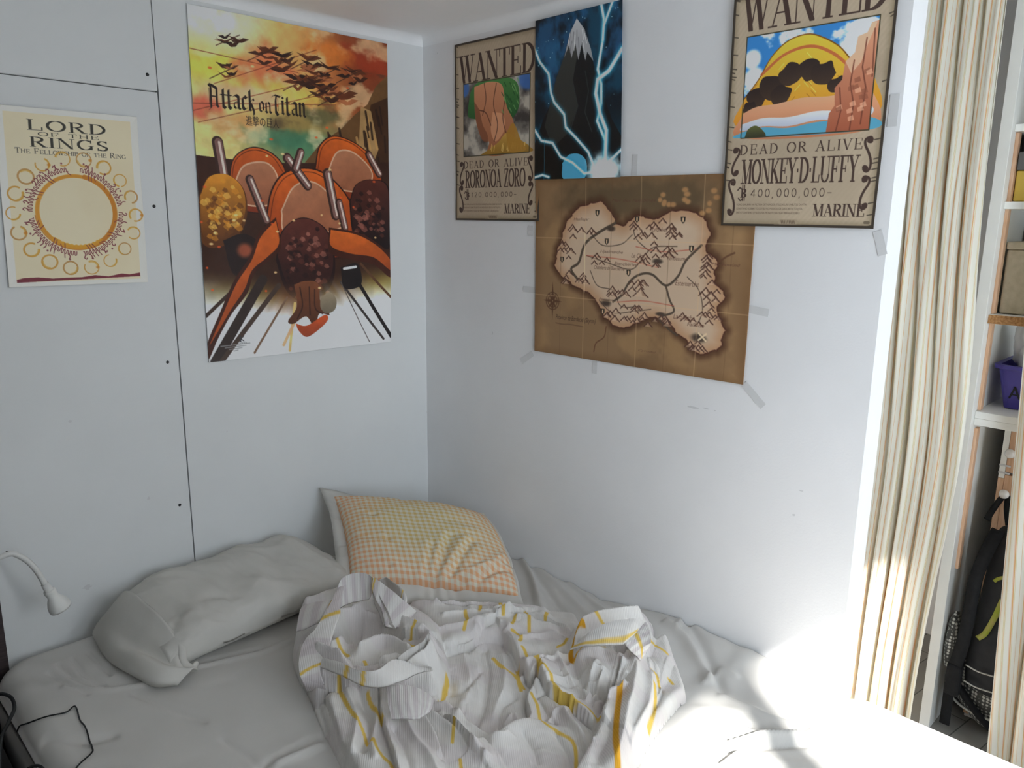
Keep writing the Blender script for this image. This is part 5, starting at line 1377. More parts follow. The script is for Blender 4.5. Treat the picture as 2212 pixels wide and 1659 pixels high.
def make_blanket():
    out = np.array(OUT)
    lo, hi = out.min(0) - .01, out.max(0) + .01
    st_ = .0024
    X, Y = np.meshgrid(np.arange(lo[0], hi[0], st_), np.arange(lo[1], hi[1], st_))
    sd = sdpoly(X, Y, crom(np.vstack([out, out[:1]]), 4)[:-1])
    wx = X + .010 * (fbm(X * 14, Y * 14, 1) - .5)
    wy = Y + .010 * (fbm(X * 14, Y * 14, 3) - .5)
    h_ = np.full(X.shape, .014)
    dm = np.zeros(X.shape)
    for P, Hh_, so in DOMES:
        s_ = sdpoly(wx, wy, crom(np.vstack([P, P[:1]]), 4)[:-1])
        t_ = np.clip((s_ + so * .15) / so, 0, 1)
        v_ = .80 * Hh_ * np.sqrt(np.maximum(0, 1 - (1 - t_) ** 2))
        dm = np.maximum(dm, v_) + .25 * np.minimum(dm, v_)
    h_ = h_ + dm
    for P, Hh_, so in HOLLOWS:
        s_ = sdpoly(wx, wy, crom(np.vstack([P, P[:1]]), 4)[:-1])
        h_ = h_ + Hh_ * sstep(s_, -so * .3, so)
    for P, s_, a_ in RIDGES:
        d, _ = segdist(wx, wy, crom(P, 5))
        # a ridge is sharper at its crest than a bell curve
        h_ = h_ + a_ * (.55 * np.exp(-(d / s_) ** 2) + .45 * np.exp(-np.abs(d) / (s_ * .8)))
    for P, side, a_, L_ in EDGES:
        Q = crom(P, 5)
        d, sg = segdist(wx, wy, Q)
        tl = np.hypot(*(np.array(Q[-1]) - np.array(Q[0])))
        # fade out at the ends of the lip
        q0 = np.hypot(wx - Q[0][0], wy - Q[0][1])
        q1 = np.hypot(wx - Q[-1][0], wy - Q[-1][1])
        fade = sstep(np.minimum(q0, q1), .0, .02)
        on = np.where(sg == side, np.exp(-(d / L_)) * (1 - .3 * np.exp(-d / .003)), 0)
        ditch = np.where(sg != side, -.35 * np.exp(-d / .006), 0)
        h_ = h_ + 1.1 * a_ * (on + ditch) * fade
    h_ = h_ + .006 * (fbm(X * 14 + .5 * Y, Y * 11, 5, 2) - .5) + 0.0018 * (fbm(X * 40, Y * 28, 6, 2) - .5)
    # diagonal drag wrinkles
    h_ = h_ + .0035 * np.sin((X * .8 - Y * .6) * 120 + 9 * fbm(X * 7, Y * 7, 2)) * sstep(fbm(X * 8, Y * 8, 7), .45, .65)
    ed = np.clip(sd / .016, 0, 1)
    h_ = np.maximum(h_, .004) * np.sqrt(np.maximum(0, 1 - (1 - ed) ** 2))
    h_ = np.maximum(h_, 0.0) - .002 * (ed <= .02)
    Z = sheet_h(X, Y) + h_ + .001
    c = np.empty(X.shape + (3,))
    c[:] = BASE_C
    band = .5 + .5 * np.sin((X * .79 + Y * .61) * 46 + 5 * fbm(X * 4, Y * 4, 1))
    c += (sstep(band, .62, .8) * .4)[..., None] * (PINK_C - c)
    c += (sstep(-band, -.3, -.12) * .5)[..., None] * (LIGHT_C - c)
    for P, w2, k in STRIPES:
        d, _ = segdist(X, Y, crom(P, 5))
        c += (1 - sstep(d, w2 * .75, w2 * 1.15))[..., None] * (( ORA_C if k else YEL_C) - c)
    # pull the outermost row on to the true hem line
    gy_, gx_ = np.gradient(sd, st_)
    pull = np.where(sd < 0, -sd, 0) * (sd > -2 * st_)
    P3 = np.stack([X + pull * gx_, Y + pull * gy_, Z], -1)
    extra = []
    def straight(P_, n_):
        return np.vstack([P_[i] + (P_[i + 1] - P_[i]) * k / n_ for i in range(len(P_) - 1) for k in range(n_)] + [P_[-1]])
    for nm, rows in RIBBONS:
        rows = np.array(rows)
        way = straight if nm in ('tab', 'flap', 'flap2', 'cuff') else crom
        L_, R_ = way(rows[:, 0], 10), way(rows[:, -1], 10)
        Mi = way(rows[:, 1], 10) if rows.shape[1] == 3 else None
        nn = 15
        t_ = np.linspace(0, 1, nn)[None, :, None]
        if Mi is None:
            G = L_[:, None] * (1 - t_) + R_[:, None] * t_
            across = np.linalg.norm(R_ - L_, axis=1)[:, None]
            bul = .10 if nm in ('box', 'fold', 'roll', 'lip') else .04
            G[..., 2] += bul * across * np.sin(np.pi * t_[..., 0])
        else:
            G = np.where(t_ < .5, L_[:, None] * (1 - 2 * t_) + Mi[:, None] * 2 * t_, Mi[:, None] * (2 - 2 * t_) + R_[:, None] * (2 * t_ - 1))
        s_ = np.linspace(0, 1, len(L_))[:, None] * np.ones((1, nn))
        G[..., 2] += .004 * (fbm(G[..., 0] * 40, G[..., 1] * 40, 2) - .5)
        cc = np.empty(G.shape)
        cc[:] = BASE_C
        if nm in ('hem', 'arch', 'flap', 'tab', 'cuff', 'box'):
            b_ = np.sin(s_ * {'hem': 16, 'arch': 30, 'flap': 22, 'tab': 40, 'cuff': 26, 'box': 14}[nm])
            cc += (sstep(b_, 0, .35) * .75)[..., None] * (PINK_C * .92 - cc)
            cc += (sstep(-b_, .5, .75) * .5)[..., None] * (LIGHT_C - cc)
        ys = {'hem': (.20, .735), 'arch': (.955,), 'flap': (.03,), 'tab': (), 'cuff': (), 'roll': (.62,), 'lip': (.22, .36), 'box': (.93,), 'flap2': (.02,), 'fold': ()}[nm]
        for y0 in ys:
            tw = np.linspace(-.5, .5, nn)[None, :]
            cc += (1 - sstep(np.abs(s_ - y0 + .03 * tw), .012, .022))[..., None] * (YEL_C - cc)
        if nm == 'cuff':
            tw = np.linspace(0, 1, nn)[None, :] * np.ones((len(L_), 1))
            cc += (1 - sstep(np.abs(tw - .52), .05, .09))[..., None] * (YEL_C - cc)
        if nm == 'fold':
            tw = np.linspace(0, 1, nn)[None, :] * np.ones((len(L_), 1))
            cc += (1 - sstep(np.abs(tw - .86), .06, .10))[..., None] * (YEL_C - cc)
        # a double sheet of cloth, hems rounded over
        G2 = G.copy()
        G2[..., 2] -= .0035
        ring = np.concatenate([G, G2[:, ::-1]], 1)
        ring = np.concatenate([ring, ring[:, :1]], 1)
        c2 = np.concatenate([cc, cc[:, ::-1]], 1)
        c2 = np.concatenate([c2, c2[:, :1]], 1)
        extra.append((ring, c2))
    me = grid_mesh('blanket', P3, None, c, keep=sd > -.0022, extra=extra)
    o = link('blanket', me, M_blanket)
    return tag(o, 'crumpled pale blanket with thin yellow stripes heaped on the bed', 'blanket')


make_blanket()

# ------------------------------------------------------------------ pillows
def pillow_surface(O, n_u, n_v, thick, flat, prof_u, bulge_n, seed, wr, pinch):
    """closed cushion: O(u, v) plan position for u, v in [-1, 1]; thickness along bulge_n"""
    u, v = np.meshgrid(np.linspace(-1, 1, n_u), np.linspace(-1, 1, n_v))
    pu, pv = u * (1 - pinch * (1 - v ** 2) * np.abs(u) ** 3 * np.sign(1)), v * (1 - pinch * (1 - u ** 2) * np.abs(v) ** 3)
    P = O(pu, pv)
    t_ = thick * (np.maximum(0, 1 - np.abs(u) ** prof_u[0]) ** .5) * (np.maximum(0, 1 - np.abs(v) ** prof_u[1]) ** .5)
    wrk = wr * (fbm(u * 5 + 3, v * 5, seed, 4) - .5) * np.minimum(1, t_ / (thick * .35 + 1e-6))
    top = P + bulge_n * (t_ + wrk)[..., None]
    bot = P - bulge_n * (t_ * flat)[..., None]
    return u, v, top, bot


def two_sided(name, top, bot, uvs=None):
    h_, w_ = top.shape[:2]
    me = grid_mesh(name, top, uvs)
    me2 = grid_mesh(name + '_under', bot[:, ::-1], None if uvs is None else uvs[:, ::-1])
    bm_ = bmesh.new()
    bm_.from_mesh(me)
    bm_.from_mesh(me2)
    bpy.data.meshes.remove(me2)
    bmesh.ops.remove_doubles(bm_, verts=bm_.verts, dist=1e-5)
    bm_.to_mesh(me)
    bm_.free()
    me.polygons.foreach_set('use_smooth', [True] * len(me.polygons))
    return me


M_pillow = mottled('grey_pillowcase', col(202, 200, 194), col(194, 192, 186), 6.0, .85, .15)
bump(M_pillow, 420.0, .10, .0006, 2.0)
# long grey pillow lying along the left wall
gp = empty('pillow', 'long plain grey pillow lying against the left wall', 'pillow', None, (-.80, -.19, ZB))


def long_pillow():
    A0, A1 = np.array((-1.075, -.215)), np.array((-.50, -.165))       # the long axis on the bed
    ax = A1 - A0
    L_ = np.linalg.norm(ax)
    ax /= L_
    pr = np.array((-ax[1], ax[0]))
    n_u, n_v = 130, 90
    u, a = np.meshgrid(np.linspace(0, 1, n_u), np.linspace(0, 2 * math.pi, n_v, endpoint=False))
    # cross-section: a box softened at the front top edge, resting flat on the sheet
    k = 2 / 3.1
    ca, sa = np.cos(a), np.sin(a)
    y_ = np.sign(ca) * np.abs(ca) ** k
    z_ = np.sign(sa) * np.abs(sa) ** k
    end = np.minimum(1, np.sqrt(np.maximum(0, 1 - np.maximum(0, (u - .90) / .10) ** 2.2)))
    fill = np.interp(u, [0, .05, .16, .5, .85, 1], [.62, .84, 1.0, 1.02, .98, .62])
    half_d = .168 * np.interp(u, [0, .08, .3, 1], [.98, 1.0, 1.0, .95])
    half_h = .060 * fill
    s = A0[None, None] + ax * (u * L_)[..., None] + pr * (y_ * half_d * (.75 + .25 * end))[..., None]
    zz = half_h * (1 + z_ * end) + .028 * np.maximum(0, y_) * (.5 + .5 * z_) * np.interp(u, [0, .2, 1], [.3, 1, 1])
    P = np.dstack([s, ZB - .002 + zz])
    nz = fbm(u * 7 + y_ * 1.5, a * 1.4, 3, 4) - .5
    fold = np.sin((u * 9 - y_ * 1.1) * 2.6 + 4 * fbm(u * 3, y_ * 2, 5)) * sstep(fbm(u * 4, y_ * 2 + 3, 6), .42, .62)
    lift = (sa > -.2)
    P[..., 2] += lift * (.024 * nz + .0075 * fold + .004 * (fbm(u * 26, y_ * 5 + u * 9, 1, 3) - .5))
    P[..., :2] += (pr * 1.0)[None, None] * (lift * .010 * nz * -1)[..., None]
    # drag lines fanning from the left end
    drag = np.exp(-((y_ + .25 + .9 * (u - .05)) / .16) ** 2) * sstep(.32 - u, 0, .2)
    P[..., 2] -= lift * .012 * drag
    # sunken end where the case is longer than its filling
    P[..., 2] = np.maximum(P[..., 2], ZB - .008)
    Pt = np.swapaxes(P, 0, 1)
    return Pt


Pt = long_pillow()
off = np.array(gp.location)
me = grid_mesh('pillow_body', np.concatenate([Pt, Pt[:, :1]], 1) - off)
bm = bmesh.new()
bm.from_mesh(me)
bmesh.ops.remove_doubles(bm, verts=bm.verts, dist=1e-5)
bmesh.ops.holes_fill(bm, edges=[e for e in bm.edges if e.is_boundary], sides=0)
bm.to_mesh(me)
bm.free()
link('pillow_body', me, M_pillow, gp)
# loose open end of the pillowcase, hanging past the filling on to the sheet
rows = [[(-1.066, -.052, .655), (-1.062, -.12, .712), (-1.052, -.22, .716), (-1.036, -.31, .690), (-1.030, -.372, .640), (-1.034, -.376, .600)],
        [(-1.098, -.060, .640), (-1.094, -.13, .686), (-1.082, -.22, .684), (-1.062, -.31, .660), (-1.046, -.385, .625), (-1.030, -.400, .600)],
        [(-1.122, -.070, .622), (-1.120, -.14, .650), (-1.108, -.225, .642), (-1.085, -.315, .630), (-1.056, -.392, .616), (-1.014, -.415, .606)],
        [(-1.136, -.080, .606), (-1.138, -.145, .615), (-1.132, -.225, .622), (-1.110, -.320, .640), (-1.080, -.398, .632), (-1.030, -.424, .618)],
        [(-1.132, -.085, .592), (-1.140, -.150, .594), (-1.142, -.230, .598), (-1.128, -.325, .612), (-1.104, -.402, .612), (-1.060, -.428, .602)],
        [(-1.122, -.088, .589), (-1.128, -.152, .589), (-1.130, -.232, .590), (-1.118, -.322, .592), (-1.098, -.392, .592), (-1.062, -.415, .591)]]
rows = np.array(rows)
g1 = np.stack([crom(rows[:, k], 8) for k in range(rows.shape[1])], 1)
g2 = np.stack([crom(g1[k], 12) for k in range(len(g1))], 0)
g2[..., 2] += .010 * (fbm(g2[..., 0] * 22, g2[..., 1] * 14, 4) - .5)
me = grid_mesh('pillowcase_end', g2 - off)
o = link('pillowcase_end', me, M_pillow, gp)
sm = o.modifiers.new('cloth', 'SOLIDIFY')
sm.thickness = .004
sm.offset = -1
bm = bmesh.new()
tube(bm, [(-1.036, -.30, .682), (-1.030, -.368, .652), (-1.034, -.388, .622), (-1.020, -.398, .606), (-1.004, -.392, .612)], [.004, .009, .010, .009, .005], 12)
bm_obj('pillowcase_fold', bm, M_pillow, gp, True)

# gingham pillow leaning in the corner
M_ging = newmat('orange_gingham', (1, 1, 1, 1), .85, .15)
uvn = nd(M_ging, 'ShaderNodeUVMap')
sp = nd(M_ging, 'ShaderNodeSeparateXYZ')
lk(M_ging, uvn.outputs['UV'], sp.inputs['Vector'])
chk = []
for ax_, n_ in (('X', 29.0), ('Y', 23.0)):
    mu = nd(M_ging, 'ShaderNodeMath', operation='MULTIPLY')
    mu.inputs[1].default_value = n_ * 2 * math.pi
    lk(M_ging, sp.outputs[ax_], mu.inputs[0])
    si = nd(M_ging, 'ShaderNodeMath', operation='SINE')
    lk(M_ging, mu.outputs[0], si.inputs[0])
    rp = nd(M_ging, 'ShaderNodeMapRange')
    rp.inputs['From Min'].default_value = -.25
    rp.inputs['From Max'].default_value = .25
    rp.inputs['To Max'].default_value = .5
    lk(M_ging, si.outputs[0], rp.inputs['Value'])
    chk.append(rp)
ad = nd(M_ging, 'ShaderNodeMath', operation='ADD')
lk(M_ging, chk[0].outputs[0], ad.inputs[0])
lk(M_ging, chk[1].outputs[0], ad.inputs[1])
tcn = nd(M_ging, 'ShaderNodeTexCoord')
vm = nd(M_ging, 'ShaderNodeVectorMath', operation='DISTANCE')
lk(M_ging, uvn.outputs['UV'], vm.inputs[0])
vm.inputs[1].default_value = (.52, .56, 0)
rr = nd(M_ging, 'ShaderNodeMapRange')
rr.inputs['From Min'].default_value = .20
rr.inputs['From Max'].default_value = .55
lk(M_ging, vm.outputs['Value'], rr.inputs['Value'])
mx = nd(M_ging, 'ShaderNodeMix', data_type='RGBA')
mx.inputs['A'].default_value = col(204, 178, 116)     # turns ochre towards the middle
mx.inputs['B'].default_value = col(220, 166, 126)
lk(M_ging, rr.outputs[0], mx.inputs['Factor'])
mx2 = nd(M_ging, 'ShaderNodeMix', data_type='RGBA')
mx2.inputs['A'].default_value = col(212, 210, 192)
lk(M_ging, mx.outputs['Result'], mx2.inputs['B'])
lk(M_ging, ad.outputs[0], mx2.inputs['Factor'])
lk(M_ging, mx2.outputs['Result'], bsdf(M_ging).inputs['Base Color'])

TL, TR, BR, BL = np.array((-.425, -.062, .790)), np.array((-.052, -.345, .728)), np.array((-.225, -.690, .612)), np.array((-.555, -.350, .646))
cp = empty('pillow', 'orange gingham pillow with grey border, leaning in the corner', 'pillow', None, (-.33, -.36, ZB))
off = np.array(cp.location)
nb = np.cross(BR - BL, TL - BL)
nb /= np.linalg.norm(nb)


def bilin(u, v):
    s_, t_ = (u + 1) / 2, (v + 1) / 2
    return (BL * (1 - s_[..., None]) + BR * s_[..., None]) * (1 - t_[..., None]) + (TL * (1 - s_[..., None]) + TR * s_[..., None]) * t_[..., None]


u, v, top, bot = pillow_surface(bilin, 130, 110, .074, .66, (3.4, 2.8), nb, 2, .012, .05)
# right-hand top corner is slumped round
rc = .45 * sstep(u + v, 1.1, 2.0)
top -= (rc * .05)[..., None] * np.array((.2, .55, .55))
bot -= (rc * .05)[..., None] * np.array((.2, .55, .30))
# creases pulled from the bottom edge and the left seam
for (u0, v0, u1, v1, s_, d_) in ((.0, -1, .35, -.1, .06, .010), (.15, -1, .6, -.15, .05, .010), (.25, -1, .95, -.55, .05, .012), (-.1, -1, .1, -.35, .05, .007), (-1, .45, -.55, .25, .05, .008), (-1, -.15, -.45, -.3, .05, .009), (-.95, .8, -.7, .55, .05, .008), (.5, -.95, 1, -.35, .05, .010), (-.9, -.5, -.5, -.8, .05, .006)):
    d, _ = segdist(u, v, [(u0, v0), (u1, v1)])
    top -= (d_ * np.exp(-(d / s_) ** 2))[..., None] * nb
    d2, _ = segdist(u + .07, v - .05, [(u0, v0), (u1, v1)])
    top += (.6 * d_ * np.exp(-(d2 / s_) ** 2))[..., None] * nb
bul = (.030 * (1 - v ** 2) * np.maximum(0, u) ** 3)[..., None] * (BR - BL) / np.linalg.norm(BR - BL)
top += bul
bot += bul
low = ZB + .006
top[..., 2] = np.maximum(top[..., 2], low + .002)
bot[..., 2] = np.maximum(bot[..., 2], low)
top[..., 1] = np.minimum(top[..., 1], -.006)
top[..., 0] = np.minimum(top[..., 0], -.006)
bot[..., 1] = np.minimum(bot[..., 1], -.006)
bot[..., 0] = np.minimum(bot[..., 0], -.006)
uvs = np.stack([(u + 1) / 2, (v + 1) / 2], -1)
me = two_sided('pillow_body', top - off, bot - off, uvs)
link('pillow_body', me, M_ging, cp)
# grey border: a flat band round the seam
edge_pts = np.concatenate([top[0, :], top[1:, -1], top[-1, -2::-1], top[-2:0:-1, 0]])
cen = edge_pts.mean(0)
n_e = len(edge_pts)
W_ = np.concatenate([np.interp(np.linspace(0, 1, 130), [0, .5, 1], [.030, .022, .018]), np.full(109, .006), np.interp(np.linspace(0, 1, 129), [0, .6, .82, 1], [.004, .006, .03, .055]), np.interp(np.linspace(0, 1, 108), [0, .2, .8, 1], [.05, .034, .034, .032])])
dirv = edge_pts - cen
dirv -= (dirv @ nb)[:, None] * nb
dirv /= np.linalg.norm(dirv, axis=1)[:, None]
tt = np.arange(n_e) / n_e
o_ = edge_pts + dirv * W_[:n_e, None] + nb * (.006 * np.sin(tt * 60))[:, None]
o_[:130, 2] -= .026
o_[:130, :2] += .012 * np.array((-.75, -.66))
o_[:, 2] = np.maximum(o_[:, 2], low + .004)
o_[:, 0] = np.minimum(o_[:, 0], -.004)
o_[:, 1] = np.minimum(o_[:, 1], -.004)
inn = edge_pts - dirv * .010
G = np.stack([inn, edge_pts + nb * .002, edge_pts * .5 + o_ * .5 + nb * .002, o_])
me = grid_mesh('pillow_border', G - off, closed_u=True)
o = link('pillow_border', me, M_pillow, cp)
o['label'] = 'plain grey border'
sm = o.modifiers.new('cloth', 'SOLIDIFY')
sm.thickness = .003

# ------------------------------------------------------------------ reading lamp, dark panel, cables
M_lamp = mottled('white_lamp_enamel', col(222, 222, 218), col(216, 216, 212), 20, .35, .5)
M_black = newmat('black_rubber', col(24, 25, 26), .5, .4)
M_panel_d = mottled('dark_brown_board', col(70, 60, 60), col(58, 50, 50), 8, .6, .25, stretch=(2, 2, 30))
pan = boxobj('headboard_panel', (-1.80, -1.313, -.022, -.002, 0, .80), M_panel_d, None, .003)
tag(pan, 'dark brown board standing at the wall left of the bed', 'board')
lamp = empty('reading_lamp', 'white gooseneck reading lamp bent over the bed corner', 'lamp', None, (-1.47, -.02, .80))
Y0 = -.13
neck = [(-1.47, -.035, .83), (-1.455, -.06, .862), (-1.41, -.10, .880), (-1.36, Y0, .886), (-1.32, Y0, .889), (-1.302, Y0, .891), (-1.289, Y0, .886), (-1.268, Y0, .863), (-1.252, Y0, .832), (-1.240, Y0, .797)]
P = crom(neck, 26)
bm = bmesh.new()
rad = .0062 + .0006 * np.sin(np.arange(len(P)) * math.pi * .9)
tube(bm, P[::1], rad, 12, True, 1)
bm_obj('gooseneck', bm, M_lamp, lamp, True)
ax = Vector((-1.216 + 1.240, 0, .733 - .797)).normalized()
o0 = Vector((-1.240, Y0, .797))
bm_obj('socket', lathe(bmesh.new(), [(0, 0), (.0085, 0), (.0095, .018), (.0095, .020), (0, .020)], o0, ax), M_lamp, lamp, True)
bm_obj('lamp_shade', lathe(bmesh.new(), [(.004, .019), (.0125, .020), (.0135, .026), (.0115, .034), (.0125, .040), (.0185, .050), (.0235, .062), (.0250, .072), (.0245, .076), (.0225, .0745), (.020, .064), (.010, .046), (0, .044)], o0, ax, 40), M_lamp, lamp, True)
bm = box(bmesh.new(), -1.495, -1.445, -.045, -.002, .8005, .845, .006)
bm_obj('clamp', bm, M_lamp, lamp)

cz = ZB + .006
def zsheet(P):
    P = np.asarray(P, float)
    return sheet_h(P[:, 0], P[:, 1])
cp_ = np.array([(-1.353, -.262), (-1.338, -.309), (-1.317, -.334), (-1.278, -.354), (-1.258, -.342), (-1.255, -.354), (-1.262, -.402), (-1.261, -.435), (-1.270, -.507), (-1.278, -.529), (-1.316, -.555), (-1.345, -.60)])
cs = crom(cp_, 8)
dd = np.clip((cs[:, 0] - BX0) / .055, 0, 1)
zc = zsheet(cs) - .055 * (1 - np.sqrt(np.maximum(0, 1 - (1 - dd) ** 2))) + .0035
cs3 = np.column_stack([cs, zc])
cs3 = np.vstack([cs3, [(-1.375, -.63, .50), (-1.385, -.66, .40), (-1.39, -.70, .25)]])
bm = bmesh.new()
tube(bm, cs3, .0016, 8, True, 2)
tag(bm_obj('cable', bm, M_black, None, True), 'thin black cable lying in a bend on the sheet', 'cable')
bm = bmesh.new()
tube(bm, [(-1.44, -.12, .30), (-1.41, -.16, .50), (-1.375, -.195, .594), (-1.352, -.222, .600), (-1.352, -.262, .592), (-1.372, -.30, .585), (-1.398, -.34, .56), (-1.42, -.40, .42), (-1.43, -.45, .25)], .0038, 10)
tag(bm_obj('cable', bm, M_black, None, True), 'thicker black cable looping over the left edge of the bed', 'cable')
bm = bmesh.new()
tube(bm, [(-1.43, -.40, .40), (-1.40, -.43, .52), (-1.372, -.458, .565), (-1.356, -.492, .575), (-1.358, -.53, .55), (-1.38, -.57, .42), (-1.40, -.60, .25)], .003, 10)
tag(bm_obj('cable', bm, M_black, None, True), 'black cable arching up beside the bed at the bottom left', 'cable')
# dark crate of oddments on the floor beside the bed, cables drop into it
M_crate = mottled('charcoal_plastic', col(44, 43, 42), col(36, 35, 35), 14, .6, .3)
crate = empty('storage_crate', 'dark charcoal crate standing beside the bed', 'crate', None, (-1.50, -.50, 0))
bm = bmesh.new()
box(bm, -1.62, -1.385, -.72, -.06, 0, .02)
box(bm, -1.62, -1.605, -.72, -.06, .02, .46)
box(bm, -1.40, -1.385, -.72, -.06, .02, .46)
box(bm, -1.605, -1.40, -.72, -.705, .02, .46)
box(bm, -1.605, -1.40, -.075, -.06, .02, .46)
bm_obj('crate_body', bm, M_crate, crate)
bm = bmesh.new()
for (a0, a1, b0, b1) in ((-1.632, -1.605, -.732, -.048), (-1.40, -1.374, -.732, -.048), (-1.605, -1.40, -.732, -.705), (-1.605, -1.40, -.075, -.048)):
    box(bm, a0, a1, b0, b1, .46, .472)
bm_obj('rim', bm, M_crate, crate)

# ------------------------------------------------------------------ curtains
def curtain_mat(name):
    mt = newmat(name, (1, 1, 1, 1), .9, .1)
    un = nd(mt, 'ShaderNodeUVMap')
    s_ = nd(mt, 'ShaderNodeSeparateXYZ')
    lk(mt, un.outputs['UV'], s_.inputs['Vector'])
    fr = nd(mt, 'ShaderNodeMath', operation='FRACT')
    lk(mt, s_.outputs['X'], fr.inputs[0])
    rp_ = nd(mt, 'ShaderNodeValToRGB')
    rp_.color_ramp.interpolation = 'CONSTANT'
    cream, ora, pea, oli = col(239, 236, 225), col(226, 182, 120), col(234, 206, 186), col(220, 212, 162)
    stops = [(0, cream), (.10, pea), (.125, ora), (.15, cream), (.165, oli), (.18, cream), (.19, pea), (.21, cream), (.40, oli), (.415, cream), (.43, ora), (.445, cream), (.46, oli), (.475, cream),
             (.64, pea), (.67, ora), (.70, pea), (.715, cream), (.73, oli), (.745, cream), (.90, ora), (.912, cream)]
    e = rp_.color_ramp.elements
    e[0].position, e[0].color = stops[0]
    e[1].position, e[1].color = stops[-1]
    for p_, c_ in stops[1:-1]:
        x_ = e.new(p_)
        x_.color = c_
    lk(mt, fr.outputs[0], rp_.inputs['Fac'])
    lk(mt, rp_.outputs['Color'], bsdf(mt).inputs['Base Color'])
    bump(mt, 500, .08, .0005, 1.0)
    tr = nd(mt, 'ShaderNodeBsdfTranslucent')
    lk(mt, rp_.outputs['Color'], tr.inputs['Color'])
    ms = nd(mt, 'ShaderNodeMixShader')
    ms.inputs[0].default_value = .38
    lk(mt, bsdf(mt).outputs[0], ms.inputs[1])
    lk(mt, tr.outputs[0], ms.inputs[2])
    lk(mt, ms.outputs[0], mt.node_tree.nodes['Material Output'].inputs['Surface'])
    return mt


M_curt = curtain_mat('striped_curtain_cotton')


def curtain(name, label, ya, yb, zt, zb, X0, nf, amp, length, seed, phase=0.0):
    """ya(z), yb(z): the two side edges; nf folds"""
    n_u, n_z = 60 * int(nf), 90
    u, t_ = np.meshgrid(np.linspace(0, 1, n_u), np.linspace(0, 1, n_z))
    z = zt + (zb - zt) * t_
    w_ = fbm(u * 3 + seed, t_ * 1.2, seed, 3) - .5
    ph = 2 * math.pi * nf * (u + .10 * w_ + .05 * np.sin(t_ * 3 + seed)) + phase
    am = amp * (.65 + .7 * vnoise(u * nf * .9, t_ * 1.5, seed + 1)) * (.75 + .35 * t_)
    X = X0 + am * np.sin(ph) + .35 * am * np.sin(2.1 * ph + 1 + 2 * t_)
    Y = ya(z) + (yb(z) - ya(z)) * (u + .012 * np.cos(ph))
    # soft horizontal drag marks and a few slanting secondary folds
    X = X + .006 * np.sin(2 * math.pi * (nf * 1.7 * u + .9 * t_)) * sstep(fbm(u * 4, t_ * 4, seed + 2), .45, .65) + .004 * (fbm(u * 9, t_ * 7, seed + 3, 3) - .5)
    P = np.stack([X, Y, z], -1)
    uv = np.stack([u * length + .0 * z, t_ * 2], -1)
    org = P.reshape(-1, 3).mean(0)
    org[2] = zb
    me = grid_mesh(name, P - org, uv)
    o = link(name, me, M_curt)
    o.location = org
    sm = o.modifiers.new('cloth', 'SOLIDIFY')
    sm.thickness = .0015
    return tag(o, label, 'curtain')


curtain('curtain', 'striped cream curtain gathered between the wall end and the shelves',
        lambda z: -1.10 - 0 * z, lambda z: -1.412 - .038 * np.exp(-((z - .95) / .5) ** 2), HP - .03, .045, .865, 6, .017, 8.6, 2, .6)
curtain('curtain', 'striped cream curtain at the right edge, in front of the shelves',
        lambda z: -1.640 + .062 * np.clip(z, 0, 1.5), lambda z: -2.15 + 0 * z, HP - .03, .035, .885, 7, .017, 13.0, 4, 2.2)
M_rail = newmat('curtain_rail_metal', col(200, 200, 198), .4, .5, .6)
bm = bmesh.new()
tube(bm, [(.872, -1.02, HP - .018), (.872, -2.3, HP - .018)], .009, 12, True, 1)
tag(bm_obj('curtain_rail', bm, M_rail, None, True), 'pale metal rail the two striped curtains hang from, near the ceiling', 'curtain rail')

# ------------------------------------------------------------------ shelving unit
M_chip = mottled('chipboard_edge', col(186, 142, 96), col(146, 104, 64), 160, .8, .2)
M_shelfw = mottled('white_shelf_board', col(236, 236, 231), col(230, 230, 225), 9, .5, .35)
M_inner = mottled('greyed_side_board', col(208, 207, 205), col(198, 197, 196), 4, .7, .2)
su = empty('shelving_unit', 'white built-in shelving unit behind the curtains', 'shelves', None, (.96, -1.43, 0))
boxobj('side_panel', (.960, 1.50, -1.442, -1.411, 0, HP - .002), M_shelfw, su, .0015)
bb = boxobj('batten', (1.004, 1.030, -1.4515, -1.4421, .563, 1.030), M_wood, su, .001)
bb['label'] = 'raw wood batten'
for (z0, z1) in ((1.088, 1.356), (1.3845, 1.690), (1.711, 1.904)):
    bb = boxobj('batten', (1.004, 1.030, -1.4515, -1.4421, z0, z1), M_wood, su, .001)
    bb['label'] = 'raw wood batten'
boxobj('back_panel', (1.50, 1.515, -2.7, -1.411, 0, HP - .002), M_inner, su)
YR = -2.7
for (z0, z1, mt) in ((1.905, 1.925, M_shelfw), (1.690, 1.711, M_shelfw), (1.066, 1.087, M_shelfw), (1.044, 1.0655, M_shelfw)):
    boxobj('shelf', (.985, 1.499, YR, -1.4425, z0, z1), mt, su, .0012)
sh = boxobj('shelf', (.985, 1.499, YR, -1.4425, 1.357, 1.384), M_shelfw, su, .0012)
boxobj('chipboard_edge', (.9835, .985, YR, -1.4425, 1.3575, 1.3835), M_chip, sh)

